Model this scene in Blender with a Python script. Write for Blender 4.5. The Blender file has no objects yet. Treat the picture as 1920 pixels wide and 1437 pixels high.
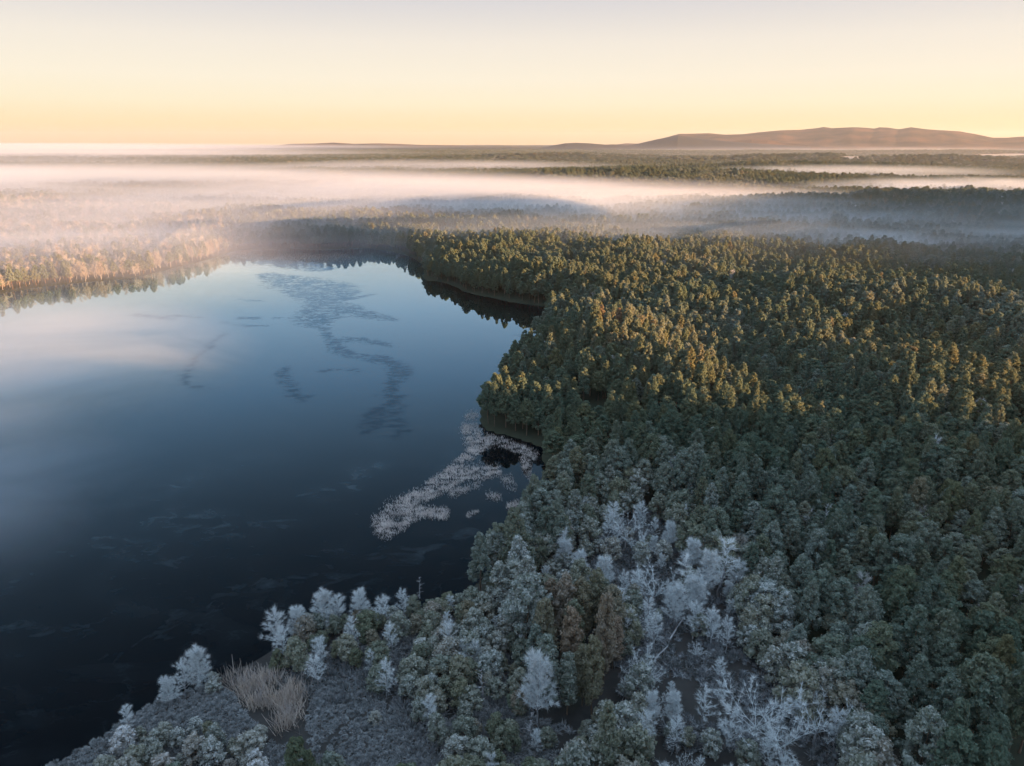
import bpy, math, random
import numpy as np
from mathutils import Vector

R = math.radians
scene = bpy.context.scene
rng = np.random.default_rng(7)
random.seed(7)

# ------------------------------------------------------------------ camera, sky, sun, exposure
PITCH = 18.5
CAM_Z = 100.0
FPX = 1350.0                                   # focal length in pixels of a 1920 wide picture
cam_data = bpy.data.cameras.new('camera')
cam = bpy.data.objects.new('camera', cam_data)
scene.collection.objects.link(cam)
cam.location = (0, 0, CAM_Z)
cam.rotation_euler = (R(90 - PITCH), 0, 0)
cam_data.sensor_fit = 'HORIZONTAL'
cam_data.sensor_width = 36.0
cam_data.lens = 36.0 * FPX / 1920.0
cam_data.clip_start = 1.0
cam_data.clip_end = 80000.0
scene.camera = cam

SUN_AZ, SUN_EL = 117.0, 6.5                    # clockwise from the view direction, degrees
S_DIR = Vector((math.cos(R(SUN_EL)) * math.sin(R(SUN_AZ)), math.cos(R(SUN_EL)) * math.cos(R(SUN_AZ)), math.sin(R(SUN_EL))))

world = bpy.data.worlds.new('World')
scene.world = world
world.use_nodes = True
wn, wl = world.node_tree.nodes, world.node_tree.links
wn.clear()
w_out = wn.new('ShaderNodeOutputWorld')
w_bg = wn.new('ShaderNodeBackground')
w_bg.inputs['Strength'].default_value = 0.05
w_sky = wn.new('ShaderNodeTexSky')
w_sky.sky_type = 'NISHITA'
w_sky.sun_disc = False
w_sky.sun_elevation = R(SUN_EL)
w_sky.sun_rotation = R(SUN_AZ)
w_sky.altitude = 100
w_sky.dust_density = 1.5
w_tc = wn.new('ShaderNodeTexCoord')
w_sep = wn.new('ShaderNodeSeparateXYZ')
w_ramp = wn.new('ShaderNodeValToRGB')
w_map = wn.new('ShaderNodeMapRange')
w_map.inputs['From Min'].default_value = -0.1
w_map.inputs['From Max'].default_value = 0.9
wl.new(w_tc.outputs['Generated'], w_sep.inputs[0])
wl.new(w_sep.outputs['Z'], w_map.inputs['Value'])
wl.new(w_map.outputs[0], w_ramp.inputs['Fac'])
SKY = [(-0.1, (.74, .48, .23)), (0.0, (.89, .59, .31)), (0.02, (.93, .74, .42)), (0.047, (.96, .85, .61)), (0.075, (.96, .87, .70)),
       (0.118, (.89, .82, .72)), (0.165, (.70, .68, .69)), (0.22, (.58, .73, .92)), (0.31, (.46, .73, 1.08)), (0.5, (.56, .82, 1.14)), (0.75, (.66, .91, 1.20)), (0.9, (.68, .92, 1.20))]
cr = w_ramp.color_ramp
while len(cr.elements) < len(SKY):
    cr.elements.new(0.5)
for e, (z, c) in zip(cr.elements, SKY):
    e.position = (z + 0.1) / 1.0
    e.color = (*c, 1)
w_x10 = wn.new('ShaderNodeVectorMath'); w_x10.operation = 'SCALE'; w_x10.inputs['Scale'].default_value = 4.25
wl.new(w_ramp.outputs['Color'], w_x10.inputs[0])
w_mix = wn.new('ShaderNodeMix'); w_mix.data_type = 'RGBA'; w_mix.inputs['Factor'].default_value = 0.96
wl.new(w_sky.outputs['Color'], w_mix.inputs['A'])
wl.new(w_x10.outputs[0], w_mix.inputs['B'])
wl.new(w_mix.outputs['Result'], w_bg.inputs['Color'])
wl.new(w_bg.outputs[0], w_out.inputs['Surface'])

sun_data = bpy.data.lights.new('sun', 'SUN')
sun_data.energy = 5.0
sun_data.color = (1.0, 0.54, 0.24)
sun_data.angle = R(0.5)
sun = bpy.data.objects.new('sun', sun_data)
scene.collection.objects.link(sun)
sun.location = S_DIR * 500
sun.rotation_euler = S_DIR.to_track_quat('Z', 'Y').to_euler()

scene.view_settings.view_transform = 'Standard'
scene.view_settings.look = 'None'
scene.view_settings.exposure = 2.25
scene.view_settings.gamma = 1.0
scene.view_settings.use_curve_mapping = False

scene.render.engine = 'CYCLES'
cy = scene.cycles
cy.use_denoising = True
cy.max_bounces = 5
cy.diffuse_bounces = 2
cy.glossy_bounces = 2
cy.transmission_bounces = 2
cy.transparent_max_bounces = 4
cy.volume_bounces = 3
cy.volume_max_steps = 256
cy.caustics_reflective = False
cy.caustics_refractive = False
cy.sample_clamp_indirect = 4.0

# ------------------------------------------------------------------ helpers
SP, CP = math.sin(R(PITCH)), math.cos(R(PITCH))

def ground(u, v, z=0.0):
    """The point at height z seen at pixel (u, v) of the 1920 x 1437 photograph."""
    dx, dv = (u - 960.0) / FPX, (718.5 - v) / FPX
    d = np.array([dx, CP + dv * SP, -SP + dv * CP])
    t = (z - CAM_Z) / d[2]
    return d[0] * t, d[1] * t

def pixel(x, y, z):
    yy, zz = y, z - CAM_Z
    depth = yy * CP - zz * SP
    up = yy * SP + zz * CP
    return 960 + FPX * x / depth, 718.5 - FPX * up / depth, depth

def ray_at(u, v, dist):
    """x, y, z where the view ray through (u, v) is dist metres away on the ground plane."""
    dx, dv = (u - 960.0) / FPX, (718.5 - v) / FPX
    d = np.array([dx, CP + dv * SP, -SP + dv * CP])
    k = dist / math.hypot(d[0], d[1])
    return d[0] * k, d[1] * k, CAM_Z + d[2] * k

_L = np.random.default_rng(3).random((256, 256))
def vnoise(x, y, seed=0):
    x = np.asarray(x, float) + seed * 17.31
    y = np.asarray(y, float) + seed * 9.77
    xi, yi = np.floor(x).astype(int), np.floor(y).astype(int)
    fx, fy = x - xi, y - yi
    fx, fy = fx * fx * (3 - 2 * fx), fy * fy * (3 - 2 * fy)
    a, b = _L[xi & 255, yi & 255], _L[(xi + 1) & 255, yi & 255]
    c, d = _L[xi & 255, (yi + 1) & 255], _L[(xi + 1) & 255, (yi + 1) & 255]
    return (a * (1 - fx) + b * fx) * (1 - fy) + (c * (1 - fx) + d * fx) * fy

def fbm(x, y, octaves=4, seed=0):
    s, a, t = 0.0, 0.5, 0.0
    for k in range(octaves):
        s = s + a * vnoise(x * 2.0 ** k, y * 2.0 ** k, seed + k)
        t += a
        a *= 0.5
    return s / t

def smooth(t):
    t = np.clip(t, 0, 1)
    return t * t * (3 - 2 * t)

def inside(poly, x, y):
    p = np.asarray(poly)
    x, y = np.asarray(x, float), np.asarray(y, float)
    r = np.zeros(np.broadcast(x, y).shape, bool)
    j = len(p) - 1
    for i in range(len(p)):
        xi, yi, xj, yj = p[i][0], p[i][1], p[j][0], p[j][1]
        if yi != yj:
            r ^= ((yi > y) != (yj > y)) & (x < (xj - xi) * (y - yi) / (yj - yi) + xi)
        j = i
    return r

def seg_dist(pts, x, y, closed=False):
    best = np.full(np.broadcast(x, y).shape, 1e18)
    n = len(pts)
    for i in range(n if closed else n - 1):
        ax, ay = pts[i][:2]
        bx, by = pts[(i + 1) % n][:2]
        dx, dy = bx - ax, by - ay
        t = np.clip(((x - ax) * dx + (y - ay) * dy) / max(dx * dx + dy * dy, 1e-9), 0, 1)
        best = np.minimum(best, (x - ax - t * dx) ** 2 + (y - ay - t * dy) ** 2)
    return np.sqrt(best)

def pxpoly(pts, z):
    return [ground(u, v, z) for u, v in pts]

def mesh_np(name, verts, faces, mats=(), mat_idx=None, smooth_shade=False):
    """verts (n,3); faces (m,3) or (m,4) array."""
    me = bpy.data.meshes.new(name)
    verts = np.asarray(verts, np.float32)
    faces = np.asarray(faces, np.int32)
    m, k = faces.shape
    me.vertices.add(len(verts)); me.vertices.foreach_set('co', verts.ravel())
    me.loops.add(m * k); me.loops.foreach_set('vertex_index', faces.ravel())
    me.polygons.add(m); me.polygons.foreach_set('loop_start', np.arange(0, m * k, k, dtype=np.int32))
    for mt in mats:
        me.materials.append(mt)
    if mat_idx is not None:
        me.polygons.foreach_set('material_index', np.asarray(mat_idx, np.int32))
    if smooth_shade:
        me.polygons.foreach_set('use_smooth', np.ones(m, bool))
    me.update(calc_edges=True)
    return me

def attr(me, name, values, dom='POINT', typ='FLOAT'):
    a = me.attributes.new(name, typ, dom)
    a.data.foreach_set('vector' if typ == 'FLOAT_VECTOR' else 'value', np.asarray(values, np.int32 if typ == 'INT' else np.float32).ravel())

def link(name, me, parent=None, loc=(0, 0, 0), **props):
    o = bpy.data.objects.new(name, me)
    scene.collection.objects.link(o)
    o.location = loc
    if parent is not None:
        o.parent = parent
    for k, v in props.items():
        o[k] = v
    return o

# ------------------------------------------------------------------ materials
def material(name):
    m = bpy.data.materials.new(name)
    m.use_nodes = True
    nt = m.node_tree
    nt.nodes.clear()
    out = nt.nodes.new('ShaderNodeOutputMaterial')
    return m, nt.nodes, nt.links, out

def node(nodes, typ, **kw):
    n = nodes.new(typ)
    for k, v in kw.items():
        if k == 'inp':
            for a, b in v.items():
                n.inputs[a].default_value = b
        else:
            setattr(n, k, v)
    return n

def mixcol(nodes, links, fac, a, b):
    n = nodes.new('ShaderNodeMix'); n.data_type = 'RGBA'
    for key, val in (('Factor', fac), ('A', a), ('B', b)):
        if hasattr(val, 'links') or isinstance(val, bpy.types.NodeSocket):
            links.new(val, n.inputs[key])
        elif key == 'Factor':
            n.inputs[key].default_value = val
        else:
            n.inputs[key].default_value = (*val, 1)
    return n.outputs['Result']

def math_n(nodes, links, op, a, b=None, clamp=False):
    n = nodes.new('ShaderNodeMath'); n.operation = op; n.use_clamp = clamp
    for i, val in enumerate((a, b)):
        if val is None:
            continue
        if isinstance(val, bpy.types.NodeSocket):
            links.new(val, n.inputs[i])
        else:
            n.inputs[i].default_value = val
    return n.outputs[0]

FROST = (.78, .79, .82)

def needle_material(name, green, olive, brown, frost_gain=1.0):
    m, N, K, out = material(name)
    fr = node(N, 'ShaderNodeAttribute', attribute_type='INSTANCER', attribute_name='frost')
    ti = node(N, 'ShaderNodeAttribute', attribute_type='INSTANCER', attribute_name='tint')
    geo = node(N, 'ShaderNodeNewGeometry')
    sep = node(N, 'ShaderNodeSeparateXYZ')
    K.new(geo.outputs['Normal'], sep.inputs[0])
    noi = node(N, 'ShaderNodeTexNoise', inp={'Scale': 0.9, 'Detail': 3.0, 'Roughness': 0.7})
    K.new(geo.outputs['Position'], noi.inputs['Vector'])
    c1 = mixcol(N, K, math_n(N, K, 'MULTIPLY', ti.outputs['Fac'], 2.0, True), green, olive)
    c2 = mixcol(N, K, math_n(N, K, 'MULTIPLY', math_n(N, K, 'SUBTRACT', ti.outputs['Fac'], 0.5), 2.0, True), c1, brown)
    var = math_n(N, K, 'MULTIPLY_ADD', noi.outputs['Fac'], 1.1)
    var.node.inputs[2].default_value = 0.45
    c3 = node(N, 'ShaderNodeVectorMath', operation='SCALE')
    K.new(c2, c3.inputs[0]); K.new(var, c3.inputs['Scale'])
    up = math_n(N, K, 'MULTIPLY_ADD', math_n(N, K, 'ABSOLUTE', sep.outputs['Z']), 0.9)
    up.node.inputs[2].default_value = 0.25
    ff = math_n(N, K, 'MULTIPLY', math_n(N, K, 'MULTIPLY', fr.outputs['Fac'], up), math_n(N, K, 'MULTIPLY_ADD', noi.outputs['Fac'], 1.6), True)
    ff.node.inputs[1].links[0].from_node.inputs[2].default_value = 0.1
    col = mixcol(N, K, ff, c3.outputs[0], tuple(f * frost_gain for f in FROST))
    dif = node(N, 'ShaderNodeBsdfDiffuse')
    tr = node(N, 'ShaderNodeBsdfTranslucent')
    mx = node(N, 'ShaderNodeMixShader', inp={0: 0.3})
    K.new(col, dif.inputs['Color']); K.new(col, tr.inputs['Color'])
    K.new(dif.outputs[0], mx.inputs[1]); K.new(tr.outputs[0], mx.inputs[2])
    K.new(mx.outputs[0], out.inputs['Surface'])
    return m

def plain_material(name, col_a, col_b, scale, rough=0.9, frost_top=0.0):
    m, N, K, out = material(name)
    geo = node(N, 'ShaderNodeNewGeometry')
    noi = node(N, 'ShaderNodeTexNoise', inp={'Scale': scale, 'Detail': 4.0, 'Roughness': 0.65})
    K.new(geo.outputs['Position'], noi.inputs['Vector'])
    st = math_n(N, K, 'MULTIPLY_ADD', noi.outputs['Fac'], 2.4, True)
    st.node.inputs[2].default_value = -0.7
    col = mixcol(N, K, st, col_a, col_b)
    if frost_top:
        sep = node(N, 'ShaderNodeSeparateXYZ')
        K.new(geo.outputs['Normal'], sep.inputs[0])
        col = mixcol(N, K, math_n(N, K, 'MULTIPLY', sep.outputs['Z'], frost_top, True), col, FROST)
    b = node(N, 'ShaderNodeBsdfPrincipled', inp={'Roughness': rough})
    b.inputs['Specular IOR Level'].default_value = 0.2
    K.new(col, b.inputs['Base Color'])
    K.new(b.outputs[0], out.inputs['Surface'])
    return m

M_NEEDLE = needle_material('pine_needles', (.115, .160, .114), (.165, .172, .095), (.250, .172, .110))
M_YOUNG = needle_material('young_pine_needles', (.15, .18, .125), (.215, .215, .13), (.26, .195, .135))
M_BARK = plain_material('pine_bark', (.10, .07, .05), (.20, .14, .10), 1.5)
def twig_material(name):
    m, N, K, out = material(name)
    geo = node(N, 'ShaderNodeNewGeometry')
    ti = node(N, 'ShaderNodeAttribute', attribute_type='INSTANCER', attribute_name='tint')
    noi = node(N, 'ShaderNodeTexNoise', inp={'Scale': 0.8, 'Detail': 4.0})
    K.new(geo.outputs['Position'], noi.inputs['Vector'])
    white = mixcol(N, K, noi.outputs['Fac'], (.42, .45, .47), (.84, .87, .88))
    tan = mixcol(N, K, noi.outputs['Fac'], (.16, .125, .09), (.34, .27, .20))
    col = mixcol(N, K, ti.outputs['Fac'], white, tan)
    dif = node(N, 'ShaderNodeBsdfDiffuse'); K.new(col, dif.inputs['Color']); K.new(dif.outputs[0], out.inputs['Surface'])
    return m
M_FROSTED = twig_material('frosted_twigs')
M_FTRUNK = plain_material('frosted_bark', (.14, .13, .13), (.40, .40, .42), 1.2)
M_DEAD = plain_material('dead_wood', (.26, .25, .25), (.48, .48, .50), 1.2)
M_REED = plain_material('frosted_reeds', (.60, .51, .48), (.90, .84, .81), 0.4)
M_REED_DRY = plain_material('dry_reeds', (.36, .33, .33), (.66, .53, .43), 0.35)
M_HEATHER = plain_material('frosted_heather', (.11, .115, .118), (.40, .415, .425), 0.9, frost_top=0.25)
M_GRASS = plain_material('frosted_grass', (.07, .075, .07), (.24, .25, .27), 0.35, frost_top=0.15)

# ------------------------------------------------------------------ lake outline and terrain
SHORE_PX = [(60, 1445), (150, 1400), (235, 1350), (300, 1315), (350, 1298), (400, 1275), (450, 1246), (490, 1238), (530, 1215), (580, 1190),
            (650, 1165), (720, 1160), (790, 1150), (860, 1120), (900, 1085), (930, 1050), (960, 1015), (978, 985), (1000, 950), (1033, 904), (1022, 880),
            (1007, 858), (1014, 845), (1000, 833), (960, 820), (930, 812), (906, 804), (899, 790), (905, 770), (916, 745), (930, 722), (945, 700),
            (968, 680), (994, 660), (1003, 632), (1014, 612), (1040, 596), (1076, 588), (1079, 583), (1040, 577), (1000, 573), (955, 566),
            (905, 556), (870, 548), (860, 540), (830, 529), (800, 527), (791, 519), (796, 505), (788, 494), (770, 482), (735, 472), (690, 466), (640, 467),
            (600, 469), (560, 467), (500, 467), (455, 467), (430, 473), (390, 488), (330, 502), (280, 516), (220, 525), (150, 531), (80, 538),
            (0, 552), (-100, 575), (-250, 600)]
LAKE = [ground(u, v) for u, v in SHORE_PX] + [(-620, 380), (-1000, 300), (-1000, 0), (-400, -120), (-150, 20)]
GX0, GX1, GY0, GY1, GS = -1100.0, 500.0, -200.0, 1000.0, 3.0
_gx, _gy = np.arange(GX0, GX1, GS), np.arange(GY0, GY1, GS)
_GX, _GY = np.meshgrid(_gx, _gy, indexing='ij')
_SD = seg_dist(LAKE, _GX, _GY, True)
_SD = np.where(inside(LAKE, _GX, _GY), -_SD, _SD)

def shore_dist(x, y):
    """Signed distance to the lake's edge: positive on land."""
    x, y = np.asarray(x, float), np.asarray(y, float)
    fx = np.clip((x - GX0) / GS, 0, len(_gx) - 1.001)
    fy = np.clip((y - GY0) / GS, 0, len(_gy) - 1.001)
    i, j = fx.astype(int), fy.astype(int)
    a, b = fx - i, fy - j
    v = (_SD[i, j] * (1 - a) + _SD[i + 1, j] * a) * (1 - b) + (_SD[i, j + 1] * (1 - a) + _SD[i + 1, j + 1] * a) * b
    out = np.maximum(np.maximum(GX0 - x, x - GX1), np.maximum(GY0 - y, y - GY1))
    v = np.where(out > 0, np.abs(v) + out, v)
    return v + 3.0 * (fbm(x / 9.0, y / 9.0, 3, 5) - 0.5)

SX, SY = math.sin(R(SUN_AZ)), math.cos(R(SUN_AZ))
MOUNDS = [  # x, y, radius x, radius y, height
    (45, 322, 26, 40, 10.0), (70, 268, 20, 26, 8.0), (100, 310, 26, 40, -7.0), (115, 245, 22, 30, -4.0), (95, 225, 30, 22, 3.0), (205, 395, 90, 45, 7.0), (320, 330, 90, 50, 7.0), (150, 262, 60, 26, 4.0),
    (30, 470, 50, 60, 5.0), (80, 560, 120, 60, 5.0), (-20, 640, 90, 60, 5.0), (190, 265, 35, 25, 3.0),
    (560, 950, 330, 150, 22.0), (330, 1900, 420, 170, 22.0), (900, 2300, 500, 220, 26.0), (1500, 3300, 900, 300, 36.0), (-900, 900, 300, 160, 12.0),
    (250, 3900, 900, 300, 30.0), (-250, 880, 200, 90, 6.0)]

def terrain_z(x, y):
    x, y = np.asarray(x, float), np.asarray(y, float)
    sd = shore_dist(x, y)
    land = 0.25 + 0.9 * smooth(sd / 10.0) + smooth(sd / 60.0) * (1.0 + 4.0 * (fbm(x / 110.0, y / 110.0, 3, 11) - 0.42))
    far = smooth((np.hypot(x, y) - 1200) / 4000)
    land = land + far * 30.0 * (fbm(x / 1300.0, y / 900.0, 3, 21) - 0.45)
    for mx, my, rx, ry, h in MOUNDS:
        land = land + h * np.exp(-((x - mx) / rx) ** 2 - ((y - my) / ry) ** 2) * smooth(sd / 25.0)
    # a long wooded rise outside the frame that shades the near shore
    s = x * SX + y * SY
    t = -x * SY + y * SX
    crest = 70.0 + 41.0 * smooth((275 - t) / 110) + 9.0 * smooth((t - 335) / 80) + 36.0 * smooth((t - 600) / 220) + 14.0 * (fbm(t / 260.0, t * 0 + 3.3, 2, 31) - 0.5) + 14.0 * (fbm(t / 55.0, t * 0 + 7.7, 3, 32) - 0.5)
    ridge = crest * np.exp(-((s - 620.0) / 190.0) ** 2) * smooth((t + 2600) / 500) * smooth((1480 - t) / 380)
    land = land + ridge
    return np.where(sd > 0, land, np.maximum(-2.5, sd * 0.35))

n_t = 520
tt = np.linspace(-1, 1, n_t)
T = math.asinh(25000 / 150.0)
tx = 150.0 * np.sinh(tt * T)
ty = 260.0 + 150.0 * np.sinh(tt * T)
TX, TY = np.meshgrid(tx, ty, indexing='ij')
TZ = terrain_z(TX, TY)
ii = np.arange(n_t * n_t).reshape(n_t, n_t)
tf = np.stack([ii[:-1, :-1], ii[1:, :-1], ii[1:, 1:], ii[:-1, 1:]], -1).reshape(-1, 4)

# what grows on the ground: open bog, heath, far fields
BOG_PX = [(1010, 1060), (1080, 985), (1130, 945), (1200, 925), (1300, 950), (1310, 1010), (1395, 1085), (1450, 1190), (1545, 1300), (1640, 1440), (1660, 1540),
          (1120, 1540), (1150, 1390), (1165, 1250), (1120, 1130), (1040, 1140), (960, 1120)]
BOG = pxpoly(BOG_PX, 6.0)
CLUMP = pxpoly([(995, 1150), (1060, 1110), (1140, 1120), (1165, 1220), (1155, 1310), (1095, 1330), (1040, 1315), (1005, 1210)], 8.0)
YOUNG = pxpoly([(470, 1230), (560, 1180), (640, 1135), (800, 1105), (870, 1110), (960, 1150), (1000, 1230), (1000, 1330), (1120, 1360), (1140, 1540), (800, 1560), (760, 1380), (700, 1320), (600, 1300), (560, 1290)], 4.0)
HEATH = pxpoly([(540, 1330), (640, 1300), (700, 1315), (770, 1360), (830, 1450), (830, 1560), (500, 1560), (540, 1420)], 0.8)
WEST = pxpoly([(0, 1460), (150, 1395), (235, 1345), (300, 1300), (400, 1270), (430, 1300), (470, 1360), (545, 1430), (545, 1620), (-500, 1620), (-300, 1480)], 1.0)
DRYREED = pxpoly([(405, 1275), (440, 1250), (490, 1250), (560, 1275), (590, 1310), (570, 1380), (560, 1405), (520, 1395), (460, 1340), (440, 1310)], 1.0)
FIELDS = [pxpoly([(1560, 309), (1620, 303), (1760, 304), (1800, 307), (1700, 309), (1590, 311)], 8), pxpoly([(1270, 296), (1330, 294.5), (1400, 295.5), (1330, 298)], 8),
          pxpoly([(1420, 304), (1470, 303), (1500, 305), (1440, 307)], 8), pxpoly([(1800, 290), (1920, 288), (2000, 292), (1850, 294)], 8)]
openness = np.zeros_like(TX)
for poly in (BOG, HEATH, WEST, YOUNG):
    openness = np.maximum(openness, inside(poly, TX, TY) | (seg_dist(poly, TX, TY, True) < 7))
field = np.zeros_like(TX)
for poly in FIELDS:
    field = np.maximum(field, inside(poly, TX, TY))

m, N, K, out = material('forest_floor')
geo = node(N, 'ShaderNodeNewGeometry')
n1 = node(N, 'ShaderNodeTexNoise', inp={'Scale': 0.25, 'Detail': 6.0, 'Roughness': 0.7})
n2 = node(N, 'ShaderNodeTexNoise', inp={'Scale': 0.012, 'Detail': 5.0, 'Roughness': 0.6})
K.new(geo.outputs['Position'], n1.inputs['Vector']); K.new(geo.outputs['Position'], n2.inputs['Vector'])
a_o = node(N, 'ShaderNodeAttribute', attribute_name='openness')
a_f = node(N, 'ShaderNodeAttribute', attribute_name='field')
dark = mixcol(N, K, n1.outputs['Fac'], (.018, .022, .016), (.055, .055, .042))
farc = mixcol(N, K, n2.outputs['Fac'], (.03, .045, .03), (.07, .075, .05))
dark = mixcol(N, K, 0.45, dark, farc)
opn = mixcol(N, K, n1.outputs['Fac'], (.020, .022, .022), (.075, .070, .068))
col = mixcol(N, K, a_o.outputs['Fac'], dark, opn)
col = mixcol(N, K, a_f.outputs['Fac'], col, (.42, .34, .27))
b = node(N, 'ShaderNodeBsdfDiffuse')
K.new(col, b.inputs['Color']); K.new(b.outputs[0], out.inputs['Surface'])
M_FLOOR = m

me = mesh_np('ground', np.stack([TX, TY, TZ], -1).reshape(-1, 3), tf, [M_FLOOR], smooth_shade=True)
attr(me, 'openness', openness); attr(me, 'field', field)
link('ground', me, kind='structure', label='dark forest floor, bog and heath spreading from the lake to the horizon', category='ground')

# ------------------------------------------------------------------ lake
lx, ly = np.arange(-1100, 260, 3.0), np.arange(-150, 920, 3.0)
LX, LY = np.meshgrid(lx, ly, indexing='ij')
jj = np.arange(LX.size).reshape(LX.shape)
lf = np.stack([jj[:-1, :-1], jj[1:, :-1], jj[1:, 1:], jj[:-1, 1:]], -1).reshape(-1, 4)
keep = shore_dist(LX, LY).ravel()[lf].min(1) < 6.0
lf = lf[keep]
used, inv = np.unique(lf, return_inverse=True)
lf = inv.reshape(-1, 4)
LXf, LYf = LX.ravel()[used], LY.ravel()[used]

def streak(pts, width, edge=0.6):
    """Soft band along a pixel polyline on the lake; width in metres (a list gives one per point)."""
    g = [ground(u, v) for u, v in pts]
    out = np.zeros_like(LXf)
    w = width if isinstance(width, (list, tuple)) else [width] * len(g)
    for i in range(len(g) - 1):
        (ax, ay), (bx, by) = g[i], g[i + 1]
        dx, dy = bx - ax, by - ay
        t = np.clip(((LXf - ax) * dx + (LYf - ay) * dy) / (dx * dx + dy * dy), 0, 1)
        d = np.hypot(LXf - ax - t * dx, LYf - ay - t * dy)
        ww = 1.3 * (w[i] * (1 - t) + w[i + 1] * t)
        out = np.maximum(out, smooth((ww - d) / (ww * edge) ))
    return out

ice = np.zeros_like(LXf)
for pts, w in [
    ([(500, 492), (560, 497), (600, 505)], [16, 22, 14]),
    ([(500, 515), (560, 532), (620, 540), (650, 548)], [10, 26, 22, 12]),
    ([(560, 545), (610, 560), (640, 556)], [14, 20, 12]),
    ([(610, 570), (598, 595), (590, 605), (605, 615)], [16, 18, 12, 5]),
    ([(640, 575), (680, 590), (740, 600)], [12, 10, 4]),
    ([(625, 640), (632, 658), (665, 668), (705, 672), (740, 684), (752, 700), (735, 722), (730, 735)], [5, 5, 6, 6, 7, 6, 4, 2]),
    ([(640, 635), (690, 640), (740, 650)], [4, 6, 2]),
    ([(540, 690), (527, 702), (540, 720), (552, 740), (575, 752)], [3, 4, 3, 4, 2]),
    ([(605, 612), (612, 628), (627, 642)], [4, 3, 4]), ([(733, 728), (738, 746), (733, 768)], [2.5, 2.5, 4]),
    ([(565, 742), (595, 741)], [2.5, 1]),
    ([(600, 697), (632, 694)], [2.5, 1.5]), ([(655, 692), (668, 697), (660, 703)], [2, 2, 1]),
    ([(722, 742), (755, 744)], [4, 2]),
    ([(735, 765), (715, 778), (702, 795), (690, 815)], [7, 9, 6, 2]),
    ([(745, 790), (752, 810), (740, 820)], [3, 4, 2]),
    ([(450, 562), (500, 566)], [3, 1]), ([(320, 592), (380, 596)], [3, 1]), ([(450, 596), (490, 597)], [4, 1.5]), ([(515, 597), (530, 596)], [3, 1]),
    ([(415, 605), (460, 612), (520, 610)], [2, 3, 1]), ([(425, 620), (370, 670), (350, 700), (345, 720), (395, 730)], [1.5, 2, 2, 1.5, 1]),
    ([(660, 560), (700, 552)], [5, 2]), ([(250, 590), (330, 600)], [4, 2]), ([(975, 630), (985, 632)], [4, 2]),
]:
    ice = np.maximum(ice, streak(pts, w))
film = np.zeros_like(LXf)
for pts, w in [
    ([(420, 1108), (480, 1095), (540, 1088), (600, 1076)], [2.0, 3.5, 3.0, 1.0]), ([(610, 1080), (650, 1090), (720, 1080)], [.8, 1.2, .8]),
    ([(300, 970), (380, 985), (470, 995), (540, 980)], [8, 10, 8, 4]), ([(200, 950), (280, 930), (400, 880), (520, 850)], [6, 8, 9, 6]),
    ([(705, 1000), (712, 1020), (700, 1050)], [1.0, 1.0, .6]), ([(715, 1035), (780, 1040), (850, 1015), (900, 985)], [2.0, 3.0, 3.0, 2.0]),
    ([(0, 1176), (55, 1178), (82, 1195)], [1, 1.2, .8]), ([(715, 985), (760, 925), (800, 915), (835, 870), (860, 830)], [1.5, 1.2, 1.2, 1.2, 1]),
    ([(100, 1040), (160, 1015), (260, 1030), (330, 1050)], [5, 6, 6, 4]), ([(560, 930), (640, 920), (720, 860)], [6, 7, 5]), ([(30, 1085), (70, 1075)], [2, 1]),
]:
    film = np.maximum(film, streak(pts, w, 1.0))

m, N, K, out = material('lake_water')
geo = node(N, 'ShaderNodeNewGeometry')
mp = node(N, 'ShaderNodeMapping', inp={'Scale': (.05, .09, 1.0), 'Rotation': (0, 0, R(-24))})
K.new(geo.outputs['Position'], mp.inputs['Vector'])
na = node(N, 'ShaderNodeTexNoise', inp={'Scale': 2.2, 'Detail': 8.0, 'Roughness': 0.66, 'Distortion': 1.2})
nb = node(N, 'ShaderNodeTexNoise', inp={'Scale': 0.35, 'Detail': 6.0, 'Roughness': 0.6, 'Distortion': 2.5})
K.new(mp.outputs[0], na.inputs['Vector']); K.new(mp.outputs[0], nb.inputs['Vector'])
a_i = node(N, 'ShaderNodeAttribute', attribute_name='ice')
a_m = node(N, 'ShaderNodeAttribute', attribute_name='film')
# open, rippled leads in the thin ice
nd = node(N, 'ShaderNodeTexNoise', inp={'Scale': 3.6, 'Detail': 9.0, 'Roughness': 0.72, 'Distortion': 1.4})
K.new(mp.outputs[0], nd.inputs['Vector'])
e1 = math_n(N, K, 'ADD', math_n(N, K, 'MULTIPLY', a_i.outputs['Fac'], 0.16), math_n(N, K, 'SUBTRACT', nd.outputs['Fac'], 0.575))
e1 = math_n(N, K, 'ADD', e1, math_n(N, K, 'MULTIPLY', math_n(N, K, 'SUBTRACT', na.outputs['Fac'], 0.5), 0.35))
lead = math_n(N, K, 'MULTIPLY', math_n(N, K, 'MULTIPLY', e1, 9.0, True), math_n(N, K, 'MULTIPLY', a_i.outputs['Fac'], 3.0, True), True)
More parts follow.
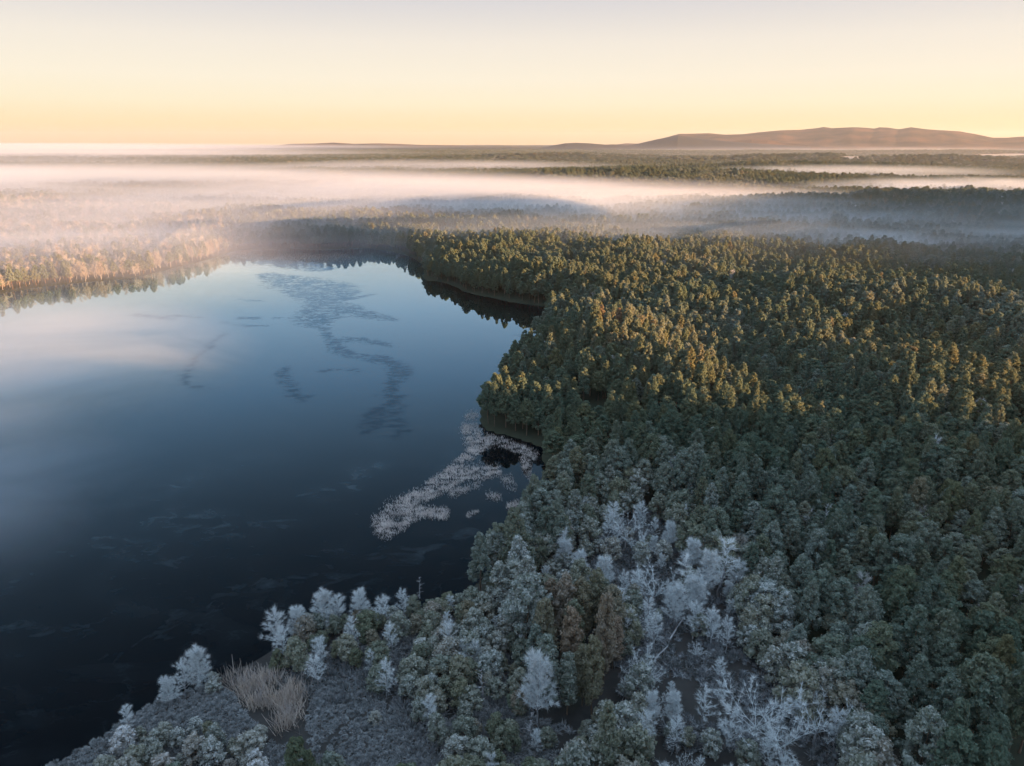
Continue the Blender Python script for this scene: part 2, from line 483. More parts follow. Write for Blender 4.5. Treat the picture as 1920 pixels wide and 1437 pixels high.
# pale swirls of frost on the ice
e2 = math_n(N, K, 'MULTIPLY_ADD', nb.outputs['Fac'], 5.0, True); e2.node.inputs[2].default_value = -2.45
e3 = math_n(N, K, 'MULTIPLY', e2, math_n(N, K, 'MULTIPLY', na.outputs['Fac'], 0.16))
e4 = math_n(N, K, 'MULTIPLY', a_m.outputs['Fac'], math_n(N, K, 'MULTIPLY_ADD', na.outputs['Fac'], 5.0, True))
e4.node.inputs[1].links[0].from_node.inputs[2].default_value = -2.35
nc = node(N, 'ShaderNodeTexNoise', inp={'Scale': 0.5, 'Detail': 5.0, 'Roughness': 0.55, 'Distortion': 3.0})
K.new(mp.outputs[0], nc.inputs['Vector'])
ln1 = math_n(N, K, 'ABSOLUTE', math_n(N, K, 'SUBTRACT', nc.outputs['Fac'], 0.5))
ln2 = math_n(N, K, 'MULTIPLY_ADD', ln1, -55.0, True); ln2.node.inputs[2].default_value = 1.0
wisp = math_n(N, K, 'MULTIPLY', ln2, math_n(N, K, 'MULTIPLY_ADD', na.outputs['Fac'], 4.0, True))
wisp.node.inputs[1].links[0].from_node.inputs[2].default_value = -1.9
e5 = math_n(N, K, 'MULTIPLY', wisp, 0.35)
swirl = math_n(N, K, 'ADD', math_n(N, K, 'ADD', e3, e5), math_n(N, K, 'MULTIPLY', math_n(N, K, 'MAXIMUM', e4, 0.0), 0.5), True)
body = mixcol(N, K, swirl, (.0006, .0016, .003), (.045, .06, .07))
body = mixcol(N, K, math_n(N, K, 'MULTIPLY', lead, 0.5), body, (.004, .008, .012))
dif = node(N, 'ShaderNodeBsdfDiffuse'); K.new(body, dif.inputs['Color'])
gl = node(N, 'ShaderNodeBsdfGlossy', inp={'Color': (.93, .97, 1.0, 1)})
rgh = math_n(N, K, 'MULTIPLY_ADD', lead, 0.22); rgh.node.inputs[2].default_value = 0.012
K.new(rgh, gl.inputs['Roughness'])
glr = mixcol(N, K, math_n(N, K, 'MAXIMUM', math_n(N, K, 'MULTIPLY', lead, 0.9), math_n(N, K, 'MULTIPLY', wisp, 0.35)), (.68, .90, 1.0), (.33, .50, .62))
K.new(glr, gl.inputs['Color'])
bump = node(N, 'ShaderNodeBump', inp={'Strength': 0.06, 'Distance': 0.05})
K.new(na.outputs['Fac'], bump.inputs['Height'])
lw = node(N, 'ShaderNodeLayerWeight', inp={'Blend': 0.5})
fre = math_n(N, K, 'MULTIPLY_ADD', math_n(N, K, 'POWER', lw.outputs['Facing'], 7.0), 2.75); fre.node.inputs[2].default_value = 0.0015
fre = math_n(N, K, 'MINIMUM', fre, 0.86)
mx = node(N, 'ShaderNodeMixShader')
K.new(fre, mx.inputs[0]); K.new(dif.outputs[0], mx.inputs[1]); K.new(gl.outputs[0], mx.inputs[2])
K.new(mx.outputs[0], out.inputs['Surface'])
M_LAKE = m
me = mesh_np('lake', np.stack([LXf, LYf, np.zeros_like(LXf)], -1), lf, [M_LAKE], smooth_shade=True)
attr(me, 'ice', ice); attr(me, 'film', film)
link('lake', me, kind='structure', label='still dark blue lake with thin swirling ice below the misty far shore', category='lake')

# ------------------------------------------------------------------ far hills
m, N, K, out = material('hill_moorland')
geo = node(N, 'ShaderNodeNewGeometry')
n1 = node(N, 'ShaderNodeTexNoise', inp={'Scale': 0.0016, 'Detail': 7.0, 'Roughness': 0.6})
K.new(geo.outputs['Position'], n1.inputs['Vector'])
sep = node(N, 'ShaderNodeSeparateXYZ'); K.new(geo.outputs['Position'], sep.inputs[0])
st = math_n(N, K, 'MULTIPLY_ADD', n1.outputs['Fac'], 4.0, True); st.node.inputs[2].default_value = -1.5
col = mixcol(N, K, st, (.018, .020, .016), (.105, .058, .036))
dif = node(N, 'ShaderNodeBsdfDiffuse'); K.new(col, dif.inputs['Color']); K.new(dif.outputs[0], out.inputs['Surface'])
M_HILL = m
M_WOODS = plain_material('wooded_hill', (.012, .016, .014), (.026, .026, .020), 0.004)

def hill(name, prof, dist, front, back, gully, seed, mat=None, label=None):
    """A ridge whose skyline follows prof (pixels), dist metres off, with slopes front and back metres long."""
    us = np.linspace(prof[0][0], prof[-1][0], 260)
    vs = np.interp(us, [p[0] for p in prof], [p[1] for p in prof])
    rows = np.linspace(-1, 1, 46)
    V = np.zeros((len(us), len(rows), 3))
    for i, (u, v) in enumerate(zip(us, vs)):
        x, y, z = ray_at(u, v, dist)
        k = math.hypot(x, y)
        ux, uy = x / k, y / k
        for j, r in enumerate(rows):
            d = dist + (r * back if r > 0 else r * front)
            g = fbm(u / 60.0 + r * 1.1, r * 2.6 - u / 110.0, 4, seed) - 0.5
            wig = gully * g * (1 - abs(r)) * min(1.0, abs(r) * 2.5)
            prof_r = (math.cos(math.pi * r) * 0.5 + 0.5) ** (1.25 if r < 0 else 1.0)
            V[i, j] = (ux * d, uy * d, 4 + max(z - 4, 0) * max(0.0, prof_r + wig) - 12 * (abs(r) > 0.98))
    q = np.arange(len(us) * len(rows)).reshape(len(us), len(rows))
    f = np.stack([q[:-1, :-1], q[1:, :-1], q[1:, 1:], q[:-1, 1:]], -1).reshape(-1, 4)
    link(name, mesh_np(name, V.reshape(-1, 3), f, [mat or M_HILL], smooth_shade=True), kind='structure', label=label, category=name)

hill('mountain', [(1120, 277), (1200, 270), (1245, 259), (1275, 251.5), (1300, 251), (1330, 250.3), (1360, 253), (1395, 252), (1420, 249), (1470, 245), (1500, 244),
                  (1530, 241), (1545, 238.5), (1560, 241), (1600, 239), (1625, 240), (1640, 241.5), (1648, 239), (1665, 239.5), (1685, 242.5), (1708, 239), (1740, 243), (1760, 244.5),
                  (1800, 247), (1830, 252), (1862, 258.5), (1890, 258.5), (1915, 256.5), (1980, 258), (2100, 263), (2400, 274)], 16000, 4200, 3000, 0.6, 41, None, 'long bare mountain ridge with several rounded tops, highest on the horizon')
hill('hill', [(1165, 275), (1195, 270), (1230, 262), (1255, 257), (1272, 254), (1290, 256.5), (1320, 261), (1370, 266), (1430, 270), (1520, 275)], 11000, 1300, 1500, 0.3, 42, M_WOODS, 'dark pointed wooded hill in front of the left end of the mountain')
hill('hill', [(1018, 277), (1040, 272.5), (1060, 269), (1080, 268), (1105, 269), (1135, 271.5), (1150, 271), (1180, 273.5), (1210, 277)], 10500, 700, 900, 0.2, 43, M_WOODS, 'low dark wooded hill farthest left beside the mountain')
hill('hill', [(1330, 272), (1370, 266), (1410, 261.5), (1440, 263), (1480, 269), (1540, 276)], 12600, 1300, 900, 0.4, 44, None, 'sunlit low spur on the slope in front of the mountain')
hill('hill', [(1130, 274), (1175, 269), (1205, 270), (1240, 274)], 19000, 900, 900, 0.1, 46, None, 'small pale hill peeping out between the two dark wooded hills')
hill('hill', [(500, 275), (545, 270), (590, 269.5), (625, 267.5), (665, 270), (710, 269), (745, 270), (790, 272), (850, 272.5), (900, 275)], 18500, 1200, 1000, 0.1, 45, None, 'faint row of low hills above the fog left of centre on the horizon')

# ------------------------------------------------------------------ tree meshes
_t = (1 + 5 ** 0.5) / 2
ICO_V = np.array([(-1, _t, 0), (1, _t, 0), (-1, -_t, 0), (1, -_t, 0), (0, -1, _t), (0, 1, _t), (0, -1, -_t), (0, 1, -_t), (_t, 0, -1), (_t, 0, 1), (-_t, 0, -1), (-_t, 0, 1)], float)
ICO_V /= np.linalg.norm(ICO_V[0])
ICO_F = np.array([(0, 11, 5), (0, 5, 1), (0, 1, 7), (0, 7, 10), (0, 10, 11), (1, 5, 9), (5, 11, 4), (11, 10, 2), (10, 7, 6), (7, 1, 8), (3, 9, 4), (3, 4, 2), (3, 2, 6), (3, 6, 8), (3, 8, 9), (4, 9, 5), (2, 4, 11), (6, 2, 10), (8, 6, 7), (9, 8, 1)])

def unit(v):
    return v / np.maximum(np.linalg.norm(v, axis=-1, keepdims=True), 1e-9)

def crown_mesh(seed, H, Rm, base, prof, n_puff, n_leaf, puff, leaf, lean=0.0):
    """Needle foliage: clumps along the crown, each a small core with leaf-sized faces round it."""
    g = np.random.default_rng(seed)
    V, F, nv = [], [], 0
    t = (np.arange(n_puff) + g.random(n_puff)) / n_puff
    ang = np.arange(n_puff) * 2.39996 + g.normal(0, .35, n_puff)
    pr_r = np.array([prof(q) for q in t])
    lob = 1 + 0.22 * np.sin(ang * 2 + g.random() * 6) + 0.16 * np.sin(ang * 3 + g.random() * 6)
    rad = Rm * pr_r * lob * (0.45 + 0.5 * np.sqrt(g.random(n_puff)))
    c = np.stack([np.cos(ang) * rad, np.sin(ang) * rad, base + (H - base) * t - rad * 0.10 + g.normal(0, .25, n_puff)], -1)
    pr = puff * (0.65 + 0.55 * g.random(n_puff)) * (0.55 + 0.6 * pr_r)
    c[:, 2] = np.minimum(c[:, 2], H - pr * 0.6)
    for k in range(n_puff):
        core = ICO_V * pr[k] * 0.74 * (0.8 + 0.4 * g.random((12, 1))) * np.array([1, 1, .8]) + c[k]
        V.append(core); F.append(ICO_F + nv); nv += 12
    n = unit(g.normal(0, 1, (n_puff, n_leaf, 3)) + np.array([0, 0, .55]))
    outw = unit(c * np.array([1, 1, 0]) + 1e-6)
    n = unit(n + 0.45 * outw[:, None, :])
    ctr = c[:, None] + n * np.array([1, 1, .82]) * (pr[:, None, None] * (0.76 + 0.52 * g.random((n_puff, n_leaf, 1)) ** 1.7))
    fn = unit(n + 0.75 * g.normal(0, 1, n.shape))
    a = unit(np.cross(fn, unit(g.normal(0, 1, n.shape))))
    b2 = np.cross(fn, a)
    s = leaf * (0.6 + 0.8 * g.random((n_puff, n_leaf, 1)))
    tri = np.stack([ctr + a * s * 0.75, ctr - a * s * 0.4 + b2 * s * 0.5, ctr - a * s * 0.4 - b2 * s * 0.5], 2).reshape(-1, 3)
    V.append(tri)
    F.append(np.arange(len(tri)).reshape(-1, 3) + nv)
    return np.concatenate(V), np.concatenate(F)

def tube(p0, p1, r0, r1, sides=5):
    p0, p1 = np.asarray(p0, float), np.asarray(p1, float)
    d = unit(p1 - p0)
    a = unit(np.cross(d, [0.31, 0.77, 0.55]))
    b = np.cross(d, a)
    th = np.arange(sides) / sides * 2 * math.pi
    ring = np.cos(th)[:, None] * a + np.sin(th)[:, None] * b
    V = np.concatenate([p0 + ring * r0, p1 + ring * r1])
    i = np.arange(sides); j = (i + 1) % sides
    F = np.concatenate([np.stack([i, j, j + sides], -1), np.stack([i, j + sides, i + sides], -1)])
    return V, F

def join(parts):
    V, F, n = [], [], 0
    for v, f in parts:
        V.append(v); F.append(f + n); n += len(v)
    return np.concatenate(V), np.concatenate(F)

def pine_trunk(seed, H, base, r=0.2):
    g = np.random.default_rng(seed)
    p, parts = np.zeros(3), []
    top = H * 0.93
    for k in range(4):
        q = np.array([g.normal(0, .12), g.normal(0, .12), top * (k + 1) / 4])
        parts.append(tube(p, q, r * (1 - k * .22), r * (1 - (k + 1) * .22), 6)); p = q
    for k in range(7):
        z = base * (0.75 + 0.1 * k) + k * .2
        a = g.random() * 6.28
        parts.append(tube((0, 0, z), (math.cos(a) * 1.7, math.sin(a) * 1.7, z + .5), .06, .02, 3))
    return join(parts)

def P_ROUND(t):
    return (min(1.0, .5 + t * 2.4)) * max(0.0, 1 - t ** 2.1) ** 0.75 + 0.05
def P_CONE(t):
    return (min(1.0, .5 + t * 4.0)) * max(0.0, 1 - t) ** 0.72 + 0.07
def P_COLUMN(t):
    return (min(1.0, .55 + t * 3.0)) * max(0.0, 1 - t ** 3.2) ** 0.55 * 0.95 + 0.05
def P_BUSH(t):
    return math.sqrt(max(0.0, 1 - (1.5 * t - .5) ** 2)) * .95 + .05

class TreeKind:
    def __init__(self, name, crown, trunk, mats, part_names):
        self.name = name
        self.crown = mesh_np(name + '_' + part_names[1], crown[0], crown[1], [mats[1]])
        self.trunk = mesh_np(name + '_' + part_names[0], trunk[0], trunk[1], [mats[0]])
        v, f = join([trunk, crown])
        mi = np.concatenate([np.zeros(len(trunk[1]), int), np.ones(len(crown[1]), int)])
        self.joined = mesh_np(name, v, f, [mats[0], mats[1]], mi)
        self.parts = part_names

PINES = []
for k in range(5):
    H = 15.0
    PINES.append(TreeKind('pine_tree', crown_mesh(100 + k, H, 3.0 + .2 * (k % 3), 6.0, P_ROUND, 62, 60, .86, .36), pine_trunk(200 + k, H, 5.0), (M_BARK, M_NEEDLE), ('trunk', 'crown')))
for k in range(4):
    H = 15.0
    PINES.append(TreeKind('pine_tree', crown_mesh(120 + k, H, 2.75 + .2 * (k % 2), 4.6, P_CONE, 60, 56, .80, .35), pine_trunk(220 + k, H, 4.2), (M_BARK, M_NEEDLE), ('trunk', 'crown')))
COLUMNS = []
for k in range(3):
    H = 15.0
    COLUMNS.append(TreeKind('columnar_pine', crown_mesh(140 + k, H, 1.75, 3.6, P_COLUMN, 52, 60, .8, .36), pine_trunk(240 + k, H, 3.4), (M_BARK, M_NEEDLE), ('trunk', 'crown')))
YOUNGS = []
for k in range(5):
    H = 6.0
    YOUNGS.append(TreeKind('young_pine', crown_mesh(160 + k, H, 1.75 + .2 * (k % 3), 1.6, P_BUSH if k % 2 else P_ROUND, 28, 62, .72, .30), pine_trunk(260 + k, H, 1.2, .1), (M_BARK, M_YOUNG), ('trunk', 'crown')))

def bare_tree(seed, H, style):
    """Leafless tree: trunk, limbs, branches and frost-laden twigs."""
    g = np.random.default_rng(seed)
    trunk, br, tw = [], [], []
    def twigs(p, d, n, ln, w):
        for _ in range(n):
            dd = unit(d + g.normal(0, .55, 3) + np.array([0, 0, .12]))
            l = ln * (.5 + .8 * g.random())
            side = unit(np.cross(dd, g.normal(0, 1, 3))) * w * (.6 + .8 * g.random())
            tw.append((p + side, p - side, p + dd * l))
    def branch(p, d, l, r, depth):
        n = 3 if depth < 2 else 2
        for k in range(n):
            d2 = unit(d + g.normal(0, .16, 3) + np.array([0, 0, .05]))
            q = p + d2 * l / n
            br.append(tube(p, q, r * (1 - k / n * .6), r * (1 - (k + 1) / n * .6), 3))
            twigs(q, d2, TW, 1.15 if depth else 1.0, .024)
            if depth < DEP:
                for _ in range(FORK):
                    if g.random() < .85:
                        d3 = unit(d2 + SPREAD * unit(g.normal(0, 1, 3)) + np.array([0, 0, .1]))
                        branch(q, d3, l * (.42 + .2 * g.random()), r * .5, depth + 1)
            p, d = q, d2
        twigs(p, d, TW + 3, 1.1, .022)
    p = np.zeros(3)
    if style == 'spread':
        TW, DEP, FORK, SPREAD = 8, 1, 2, .8
        hb = H * .38
        q = np.array([g.normal(0, .3), g.normal(0, .3), hb])
        trunk.append(tube(p, q, .22, .16, 6))
        for k in range(7):
            a = k * 2.4 + g.normal(0, .3)
            e = .55 + .5 * g.random()
            d = unit(np.array([math.cos(a), math.sin(a), e * 1.3]))
            branch(q + np.array([0, 0, -hb * .35 * g.random()]), d, H * (.46 + .2 * g.random()), .065, 0)
    elif style in ('birch', 'dense'):
        TW, DEP, FORK, SPREAD = 14 if style == 'birch' else 30, 0, 0, .6
        q = p
        for k in range(12):
            q2 = q + np.array([g.normal(0, .12), g.normal(0, .12), H * .95 / 12])
            trunk.append(tube(q, q2, .18 * (1 - k / 13), .18 * (1 - (k + 1) / 13), 5))
            q = q2
            if k >= 2:
                for _ in range(4 if style == 'birch' else 7):
                    a = g.random() * 6.28
                    d = unit(np.array([math.cos(a), math.sin(a), .45 + .55 * g.random()]))
                    branch(q, d, H * .26 * (1.15 - k / 16) * (.6 + .6 * g.random()), .045, 0)
    else:                                      # sparse spire
        TW, DEP, FORK, SPREAD = 10, 0, 0, .5
        q = p
        for k in range(11):
            q2 = q + np.array([g.normal(0, .1), g.normal(0, .1), H / 11])
            trunk.append(tube(q, q2, .15 * (1 - k / 12), .15 * (1 - (k + 1) / 12), 5))
            q = q2
            if k >= 2:
                for _ in range(3):
                    a = g.random() * 6.28
                    d = unit(np.array([math.cos(a), math.sin(a), .25 + .4 * g.random()]))
                    branch(q, d, H * .19 * (1.2 - k / 12) * (.6 + .7 * g.random()), .045, 0)
    t = np.array(tw).reshape(-1, 3)
    br.append((t, np.arange(len(t)).reshape(-1, 3)))
    return join(trunk), join(br)

FROSTS = []
for k, (st, H) in enumerate([('birch', 11), ('birch', 12), ('birch', 10), ('spread', 9), ('spread', 10), ('spread', 8), ('spire', 11), ('spire', 12), ('dense', 12)]):
    tr, cr_ = bare_tree(300 + k, H, st)
    FROSTS.append(TreeKind('frosted_tree', cr_, tr, (M_FTRUNK, M_FROSTED), ('trunk', 'branches')))
    FROSTS[-1].H = H

def bent_limb(p, d, l, g):
    q = p + d * l * .55
    d2 = unit(d + g.normal(0, .35, 3))
    v1, f1 = tube(p, q, .075, .055, 3)
    v2, _ = tube(q, q + d2 * l * .5, .055, .02, 3)
    V = np.concatenate([v1, v2[3:]])
    i = np.arange(3); j = (i + 1) % 3
    return V, np.concatenate([f1, np.stack([i + 3, j + 3, j + 6], -1), np.stack([i + 3, j + 6, i + 6], -1)])

class DeadKind:
    parts = ('trunk', 'branch')
    def __init__(self, seed, H):
        g = np.random.default_rng(seed)
        trunk, self.limbs = [], []
        q = np.zeros(3)
        for k in range(8):
            q2 = q + np.array([g.normal(0, .08), g.normal(0, .08), H / 8])
            trunk.append(tube(q, q2, .17 * (1 - k / 9), .17 * (1 - (k + 1) / 9), 5)); q = q2
            if k >= 2:
                for _ in range(3):
                    a = g.random() * 6.28
                    l = H * .19 * (1.2 - k / 9) * (.4 + .9 * g.random())
                    self.limbs.append(mesh_np('dead_branch', *bent_limb(q, unit(np.array([math.cos(a), math.sin(a), .1 + .4 * g.random()])), l, g), [M_DEAD]))
        self.trunk = mesh_np('dead_trunk', *join(trunk), [M_DEAD])
        self.crown = None
DEADS = [DeadKind(330 + k, 11) for k in range(3)]

# ------------------------------------------------------------------ where the trees stand
def in_frame(x, y, z, mu=30, mv=40):
    u, v, d = pixel(x, y, z)
    return (d > 1) & (u > -mu) & (u < 1920 + mu) & (v > -mv) & (v < 1437 + mv)

def jitter_grid(x0, x1, y0, y1, s, seed, jit=.42):
    g = np.random.default_rng(seed)
    xs, ys = np.arange(x0, x1, s), np.arange(y0, y1, s * .866)
    X, Y = np.meshgrid(xs, ys, indexing='ij')
    X = X + (np.arange(len(ys)) % 2)[None, :] * s * .5
    X = X + g.uniform(-jit, jit, X.shape) * s
    Y = Y + g.uniform(-jit, jit, Y.shape) * s
    return X.ravel(), Y.ravel()

def wedge(x, y, r0, r1, half=42):
    r = np.hypot(x, y)
    return (r >= r0) & (r < r1) & (np.abs(np.degrees(np.arctan2(x, y))) < half)

recs = []     # kind, x, y, scale xy, scale z, rot, variant, frost, tint, spot
def add(kind, x, y, sxy, sz, variant, frost, tint, label=None):
    n = len(x)
    recs.append((kind, np.asarray(x), np.asarray(y), np.broadcast_to(sxy, n).astype(float), np.broadcast_to(sz, n).astype(float), rng.uniform(0, 6.28, n), np.broadcast_to(variant, n).astype(int),
                 np.broadcast_to(frost, n).astype(float), np.broadcast_to(tint, n).astype(float)))

LEFT_BANK = pxpoly([(-400, 640), (0, 556), (280, 520), (440, 478), (470, 455), (300, 395), (0, 380), (-500, 380)], 2)
def place_forest(s, r0, r1, seed, sc):
    x, y = jitter_grid(-r1 * .72, r1 * .72, 60 if r0 < 100 else 0, r1, s, seed)
    k = wedge(x, y, r0, r1) & (shore_dist(x, y) > 2.2)
    x, y = x[k], y[k]
    opn = inside(BOG, x, y) | inside(YOUNG, x, y) | inside(HEATH, x, y) | inside(WEST, x, y) | inside(DRYREED, x, y) | ((seg_dist(DRYREED, x, y, True) < 5) & (y < 170))
    opn &= ~inside(CLUMP, x, y)
    for poly in FIELDS:
        opn |= inside(poly, x, y)
    gap = fbm(x / 34.0, y / 34.0, 3, 51) > .765
    k = ~opn & ~gap
    x, y = x[k], y[k]
    n = len(x)
    big = fbm(x / 45.0, y / 45.0, 3, 61)
    sz = (0.62 + 0.66 * big) * rng.uniform(.70, 1.24, n)
    sxy = sc * (0.80 + 0.30 * big) * rng.uniform(.80, 1.22, n)
    patch = fbm(x / 60.0, y / 60.0, 3, 71)
    tint = np.clip(rng.beta(1.2, 6.0, n) + (patch - .5) * .6, 0, 1)
    fr = np.clip(.02 + .4 * (fbm(x / 90.0, y / 90.0, 3, 81) - .45) + rng.normal(0, .07, n), 0.02, .55)
    near = np.clip(1 - seg_dist(BOG, x, y, True) / 26.0, 0, 1)
    fr = np.clip(fr + near * .38 * rng.random(n), 0, .75)
    # towards the lake the crowns stand in the damp, frosty air
    lk = np.clip(1 - shore_dist(x, y) / 40, 0, 1) * (y < 200)
    fr = np.clip(fr + lk * .15, 0, .8)
    var = np.where(rng.random(n) < .60, rng.integers(0, 5, n), rng.integers(5, 9, n))
    pen = (y < 330) & (y > 130) & (x < 95)      # the wooded point: more pointed crowns
    var = np.where(pen & (rng.random(n) < .55), rng.integers(5, 9, n), var)
    cl = inside(CLUMP, x, y)
    lb = inside(LEFT_BANK, x, y)
    white = (rng.random(n) < np.where(lb, .55, np.where(patch > .62, .03, .008)) * (1.0 if r0 < 1400 else 0.0)) & ~cl
    rest = ~white & ~cl
    add('pine', x[rest], y[rest], sxy[rest], sz[rest], var[rest], fr[rest], tint[rest])
    add('column', x[cl], y[cl], sxy[cl] * 1.05, sz[cl] * 1.02, rng.integers(0, 3, cl.sum()), .10 + .2 * rng.random(cl.sum()), .35 + .6 * rng.random(cl.sum()))
    w = white
    add('frost', x[w], y[w], sxy[w] * 1.15, sz[w] * np.where(lb[w], 1.2, 1.0), rng.integers(0, 3, w.sum()), 0, np.where(lb[w], rng.uniform(.45, 1.0, w.sum()), rng.uniform(.1, .7, w.sum())))

place_forest(5.5, 40, 700, 501, 1.0)
place_forest(6.4, 700, 1500, 502, 1.15)
place_forest(10.5, 1500, 3200, 503, 1.75)
place_forest(25.0, 3200, 9000, 504, 3.6)

# young pines, birches and open bog along the near shore
x, y = jitter_grid(-120, 120, 60, 260, 3.1, 511)
k = inside(YOUNG, x, y) & ~inside(BOG, x, y) & ~inside(CLUMP, x, y) & ~inside(DRYREED, x, y) & (shore_dist(x, y) > 1.0)
dens = fbm(x / 14, y / 14, 3, 91)
heathd = np.clip(seg_dist(HEATH, x, y, True) / 18, 0, 1)
k &= (rng.random(len(x)) < np.clip(.35 + .55 * heathd + (dens - .5) * 1.2, 0, 1)) & ~inside(HEATH, x, y)
x, y = x[k], y[k]; n = len(x)
wh = rng.random(n) < .16
sz = (.56 + .58 * fbm(x / 20, y / 20, 2, 92)) * rng.uniform(.7, 1.3, n)
fr = np.clip(.27 + .6 * (fbm(x / 16, y / 16, 3, 93) - .5) + rng.normal(0, .12, n), .05, .95)
add('young', x[~wh], y[~wh], (sz * rng.uniform(.85, 1.2, n))[~wh], sz[~wh], rng.integers(0, 5, (~wh).sum()), fr[~wh], rng.beta(1.5, 3, (~wh).sum()))
add('frost', x[wh], y[wh], .62 * sz[wh], .62 * sz[wh], rng.integers(0, 3, wh.sum()), 0, 0)
x, y = jitter_grid(-120, 60, 60, 160, 3.5, 512)
k = (inside(WEST, x, y) | (inside(HEATH, x, y) & (rng.random(len(x)) < .10))) & ~inside(DRYREED, x, y) & (shore_dist(x, y) > 1.0) & (fbm(x / 12, y / 12, 3, 94) > .44)
x, y = x[k], y[k]; n = len(x)
sz = rng.uniform(.36, .95, n)
add('young', x, y, sz * rng.uniform(.9, 1.25, n), sz, rng.integers(0, 5, n), np.clip(rng.normal(.5, .15, n), .15, .9), rng.beta(1.8, 2.5, n))

x, y = jitter_grid(-40, 220, 60, 330, 4.9, 513)
k = inside(BOG, x, y) & ~inside(CLUMP, x, y) & (fbm(x / 15, y / 15, 3, 95) > .46) & (shore_dist(x, y) > 3)
x, y = x[k], y[k]; n = len(x)
edge = np.clip(seg_dist(BOG, x, y, True) / 22, 0, 1)
grn = rng.random(n) < .10 + .32 * (1 - edge)
sz = rng.uniform(.40, .88, n)
add('frost', x[~grn], y[~grn], sz[~grn] * rng.uniform(.85, 1.2, (~grn).sum()), sz[~grn], rng.choice(9, (~grn).sum(), p=[.18, .18, .16, .06, .06, .06, .07, .07, .16]), 0, 0)
add('young', x[grn], y[grn], sz[grn] * 1.25, sz[grn] * 1.35, rng.integers(0, 5, grn.sum()), rng.uniform(.25, .75, grn.sum()), rng.beta(1.5, 3, grn.sum()))
x, y = jitter_grid(-40, 220, 60, 330, 3.0, 514)
k = (seg_dist(BOG, x, y, True) < 5.0) & ~inside(CLUMP, x, y) & (shore_dist(x, y) > 3) & (rng.random(len(x)) < .5)
x, y = x[k], y[k]; n = len(x)
sz = rng.uniform(.7, 1.5, n)
add('young', x, y, sz * 1.1, sz * 1.2, rng.integers(0, 5, n), rng.uniform(.1, .6, n), rng.beta(1.5, 3, n))
# a fringe of frosted birches on the near bank and along the inlet
for u, v, s in [(520, 1215, 1.05), (540, 1240, .75), (375, 1290, .85), (345, 1300, .7), (560, 1200, .8), (610, 1180, .9), (640, 1168, .85), (680, 1170, .8), (720, 1175, .8), (600, 1250, .75), (598, 1290, .7),
                (320, 1320, .6), (245, 1360, .55), (1100, 985, .9), (985, 1000, .6), (960, 1030, .5)]:
    gx, gy = ground(u, v, 1.2)
    add('frost', [gx], [gy], s * 1.05, s * .9, int(rng.choice([0, 1, 2, 8, 8])), 0, 0)

KINDS = {'pine': PINES, 'column': COLUMNS, 'young': YOUNGS, 'frost': FROSTS}
ALL = {}
for kd in KINDS:
    ALL[kd] = [np.concatenate([r[i] for r in recs if r[0] == kd]) for i in range(1, 9)]

# ------------------------------------------------------------------ hand placed trees
def gz(x, y):
    return float(terrain_z(x, y))

def plant(tk, name, x, y, sxy, sz, rot, frost, tint, label, category, group=None):
    e = bpy.data.objects.new(name, None)
    scene.collection.objects.link(e)
    e.empty_display_size = 0.5
    e.location = (x, y, gz(x, y) - .15)
    e.rotation_euler = (0, 0, rot)
    e.scale = (sxy, sxy, sz)
    e['label'] = label; e['category'] = category
    if group:
        e['group'] = group
    for me_, pn in [(tk.trunk, tk.parts[0])] + ([(tk.crown, tk.parts[1])] if tk.crown else [(lm, 'branch') for lm in tk.limbs]):
        c = bpy.data.objects.new(pn, me_)
        scene.collection.objects.link(c)
        c.parent = e
        c['frost'] = float(frost); c['tint'] = float(tint)
    return e

taken = []
def spot(tk, name, u, v, h0, h, wide, frost, tint, label, category, group=None):
    """One tree whose foot shows at pixel (u, v), h metres tall (h0 is its mesh height)."""
    x, y = ground(u, v, 1.6)
    taken.append((x, y, 2.6))
    plant(tk, name, x, y, h / h0 * wide, h / h0, random.random() * 6.28, frost, tint, label, category, group)

G_W = 'white frosted trees of the open bog'
spot(FROSTS[8], 'frosted_tree', 1008, 1362, 12, 14.5, .9, 0, 0, 'tall dense white frosted tree, its frosted trunk showing, left of two dark columnar pines', 'tree', G_W)
spot(COLUMNS[0], 'columnar_pine', 1063, 1342, 15, 13.5, .95, .28, .18, 'pale green columnar pine just right of the tall dense white tree', 'tree', 'columnar pines')
spot(COLUMNS[1], 'columnar_pine', 1091, 1325, 15, 13.5, 1.0, .12, .62, 'olive brown columnar pine right beside the pale green columnar one', 'tree', 'columnar pines')
spot(FROSTS[4], 'frosted_tree', 1415, 1392, 10, 10, 1.15, 0, 0, 'big spreading white frosted tree with many curved limbs in the open bog', 'tree', G_W)
spot(FROSTS[5], 'frosted_tree', 1465, 1425, 8, 8.5, 1.2, 0, 0, 'fan shaped white frosted tree in front of the big spreading one', 'tree', G_W)
spot(FROSTS[3], 'frosted_tree', 1525, 1392, 9, 8.5, 1.15, 0, 0, 'white frosted tree with crooked bare limbs at the edge of the dark pines', 'tree', G_W)
spot(FROSTS[6], 'frosted_tree', 1345, 1120, 11, 14, 1.3, 0, 0, 'tall slender white frosted spire beside the first dark pines', 'tree', G_W)
spot(FROSTS[8], 'frosted_tree', 1320, 1135, 12, 13, .9, 0, 0, 'tall dense white frosted birch at the upper end of the bog', 'tree', G_W)
spot(FROSTS[7], 'frosted_tree', 1278, 1150, 12, 13, 1.2, 0, 0, 'tall thin white frosted tree standing alone left of the frosted birches', 'tree', G_W)
spot(FROSTS[3], 'frosted_tree', 1222, 1135, 9, 7.5, 1.35, 0, 0, 'low spreading white frosted tree in the upper part of the bog', 'tree', G_W)
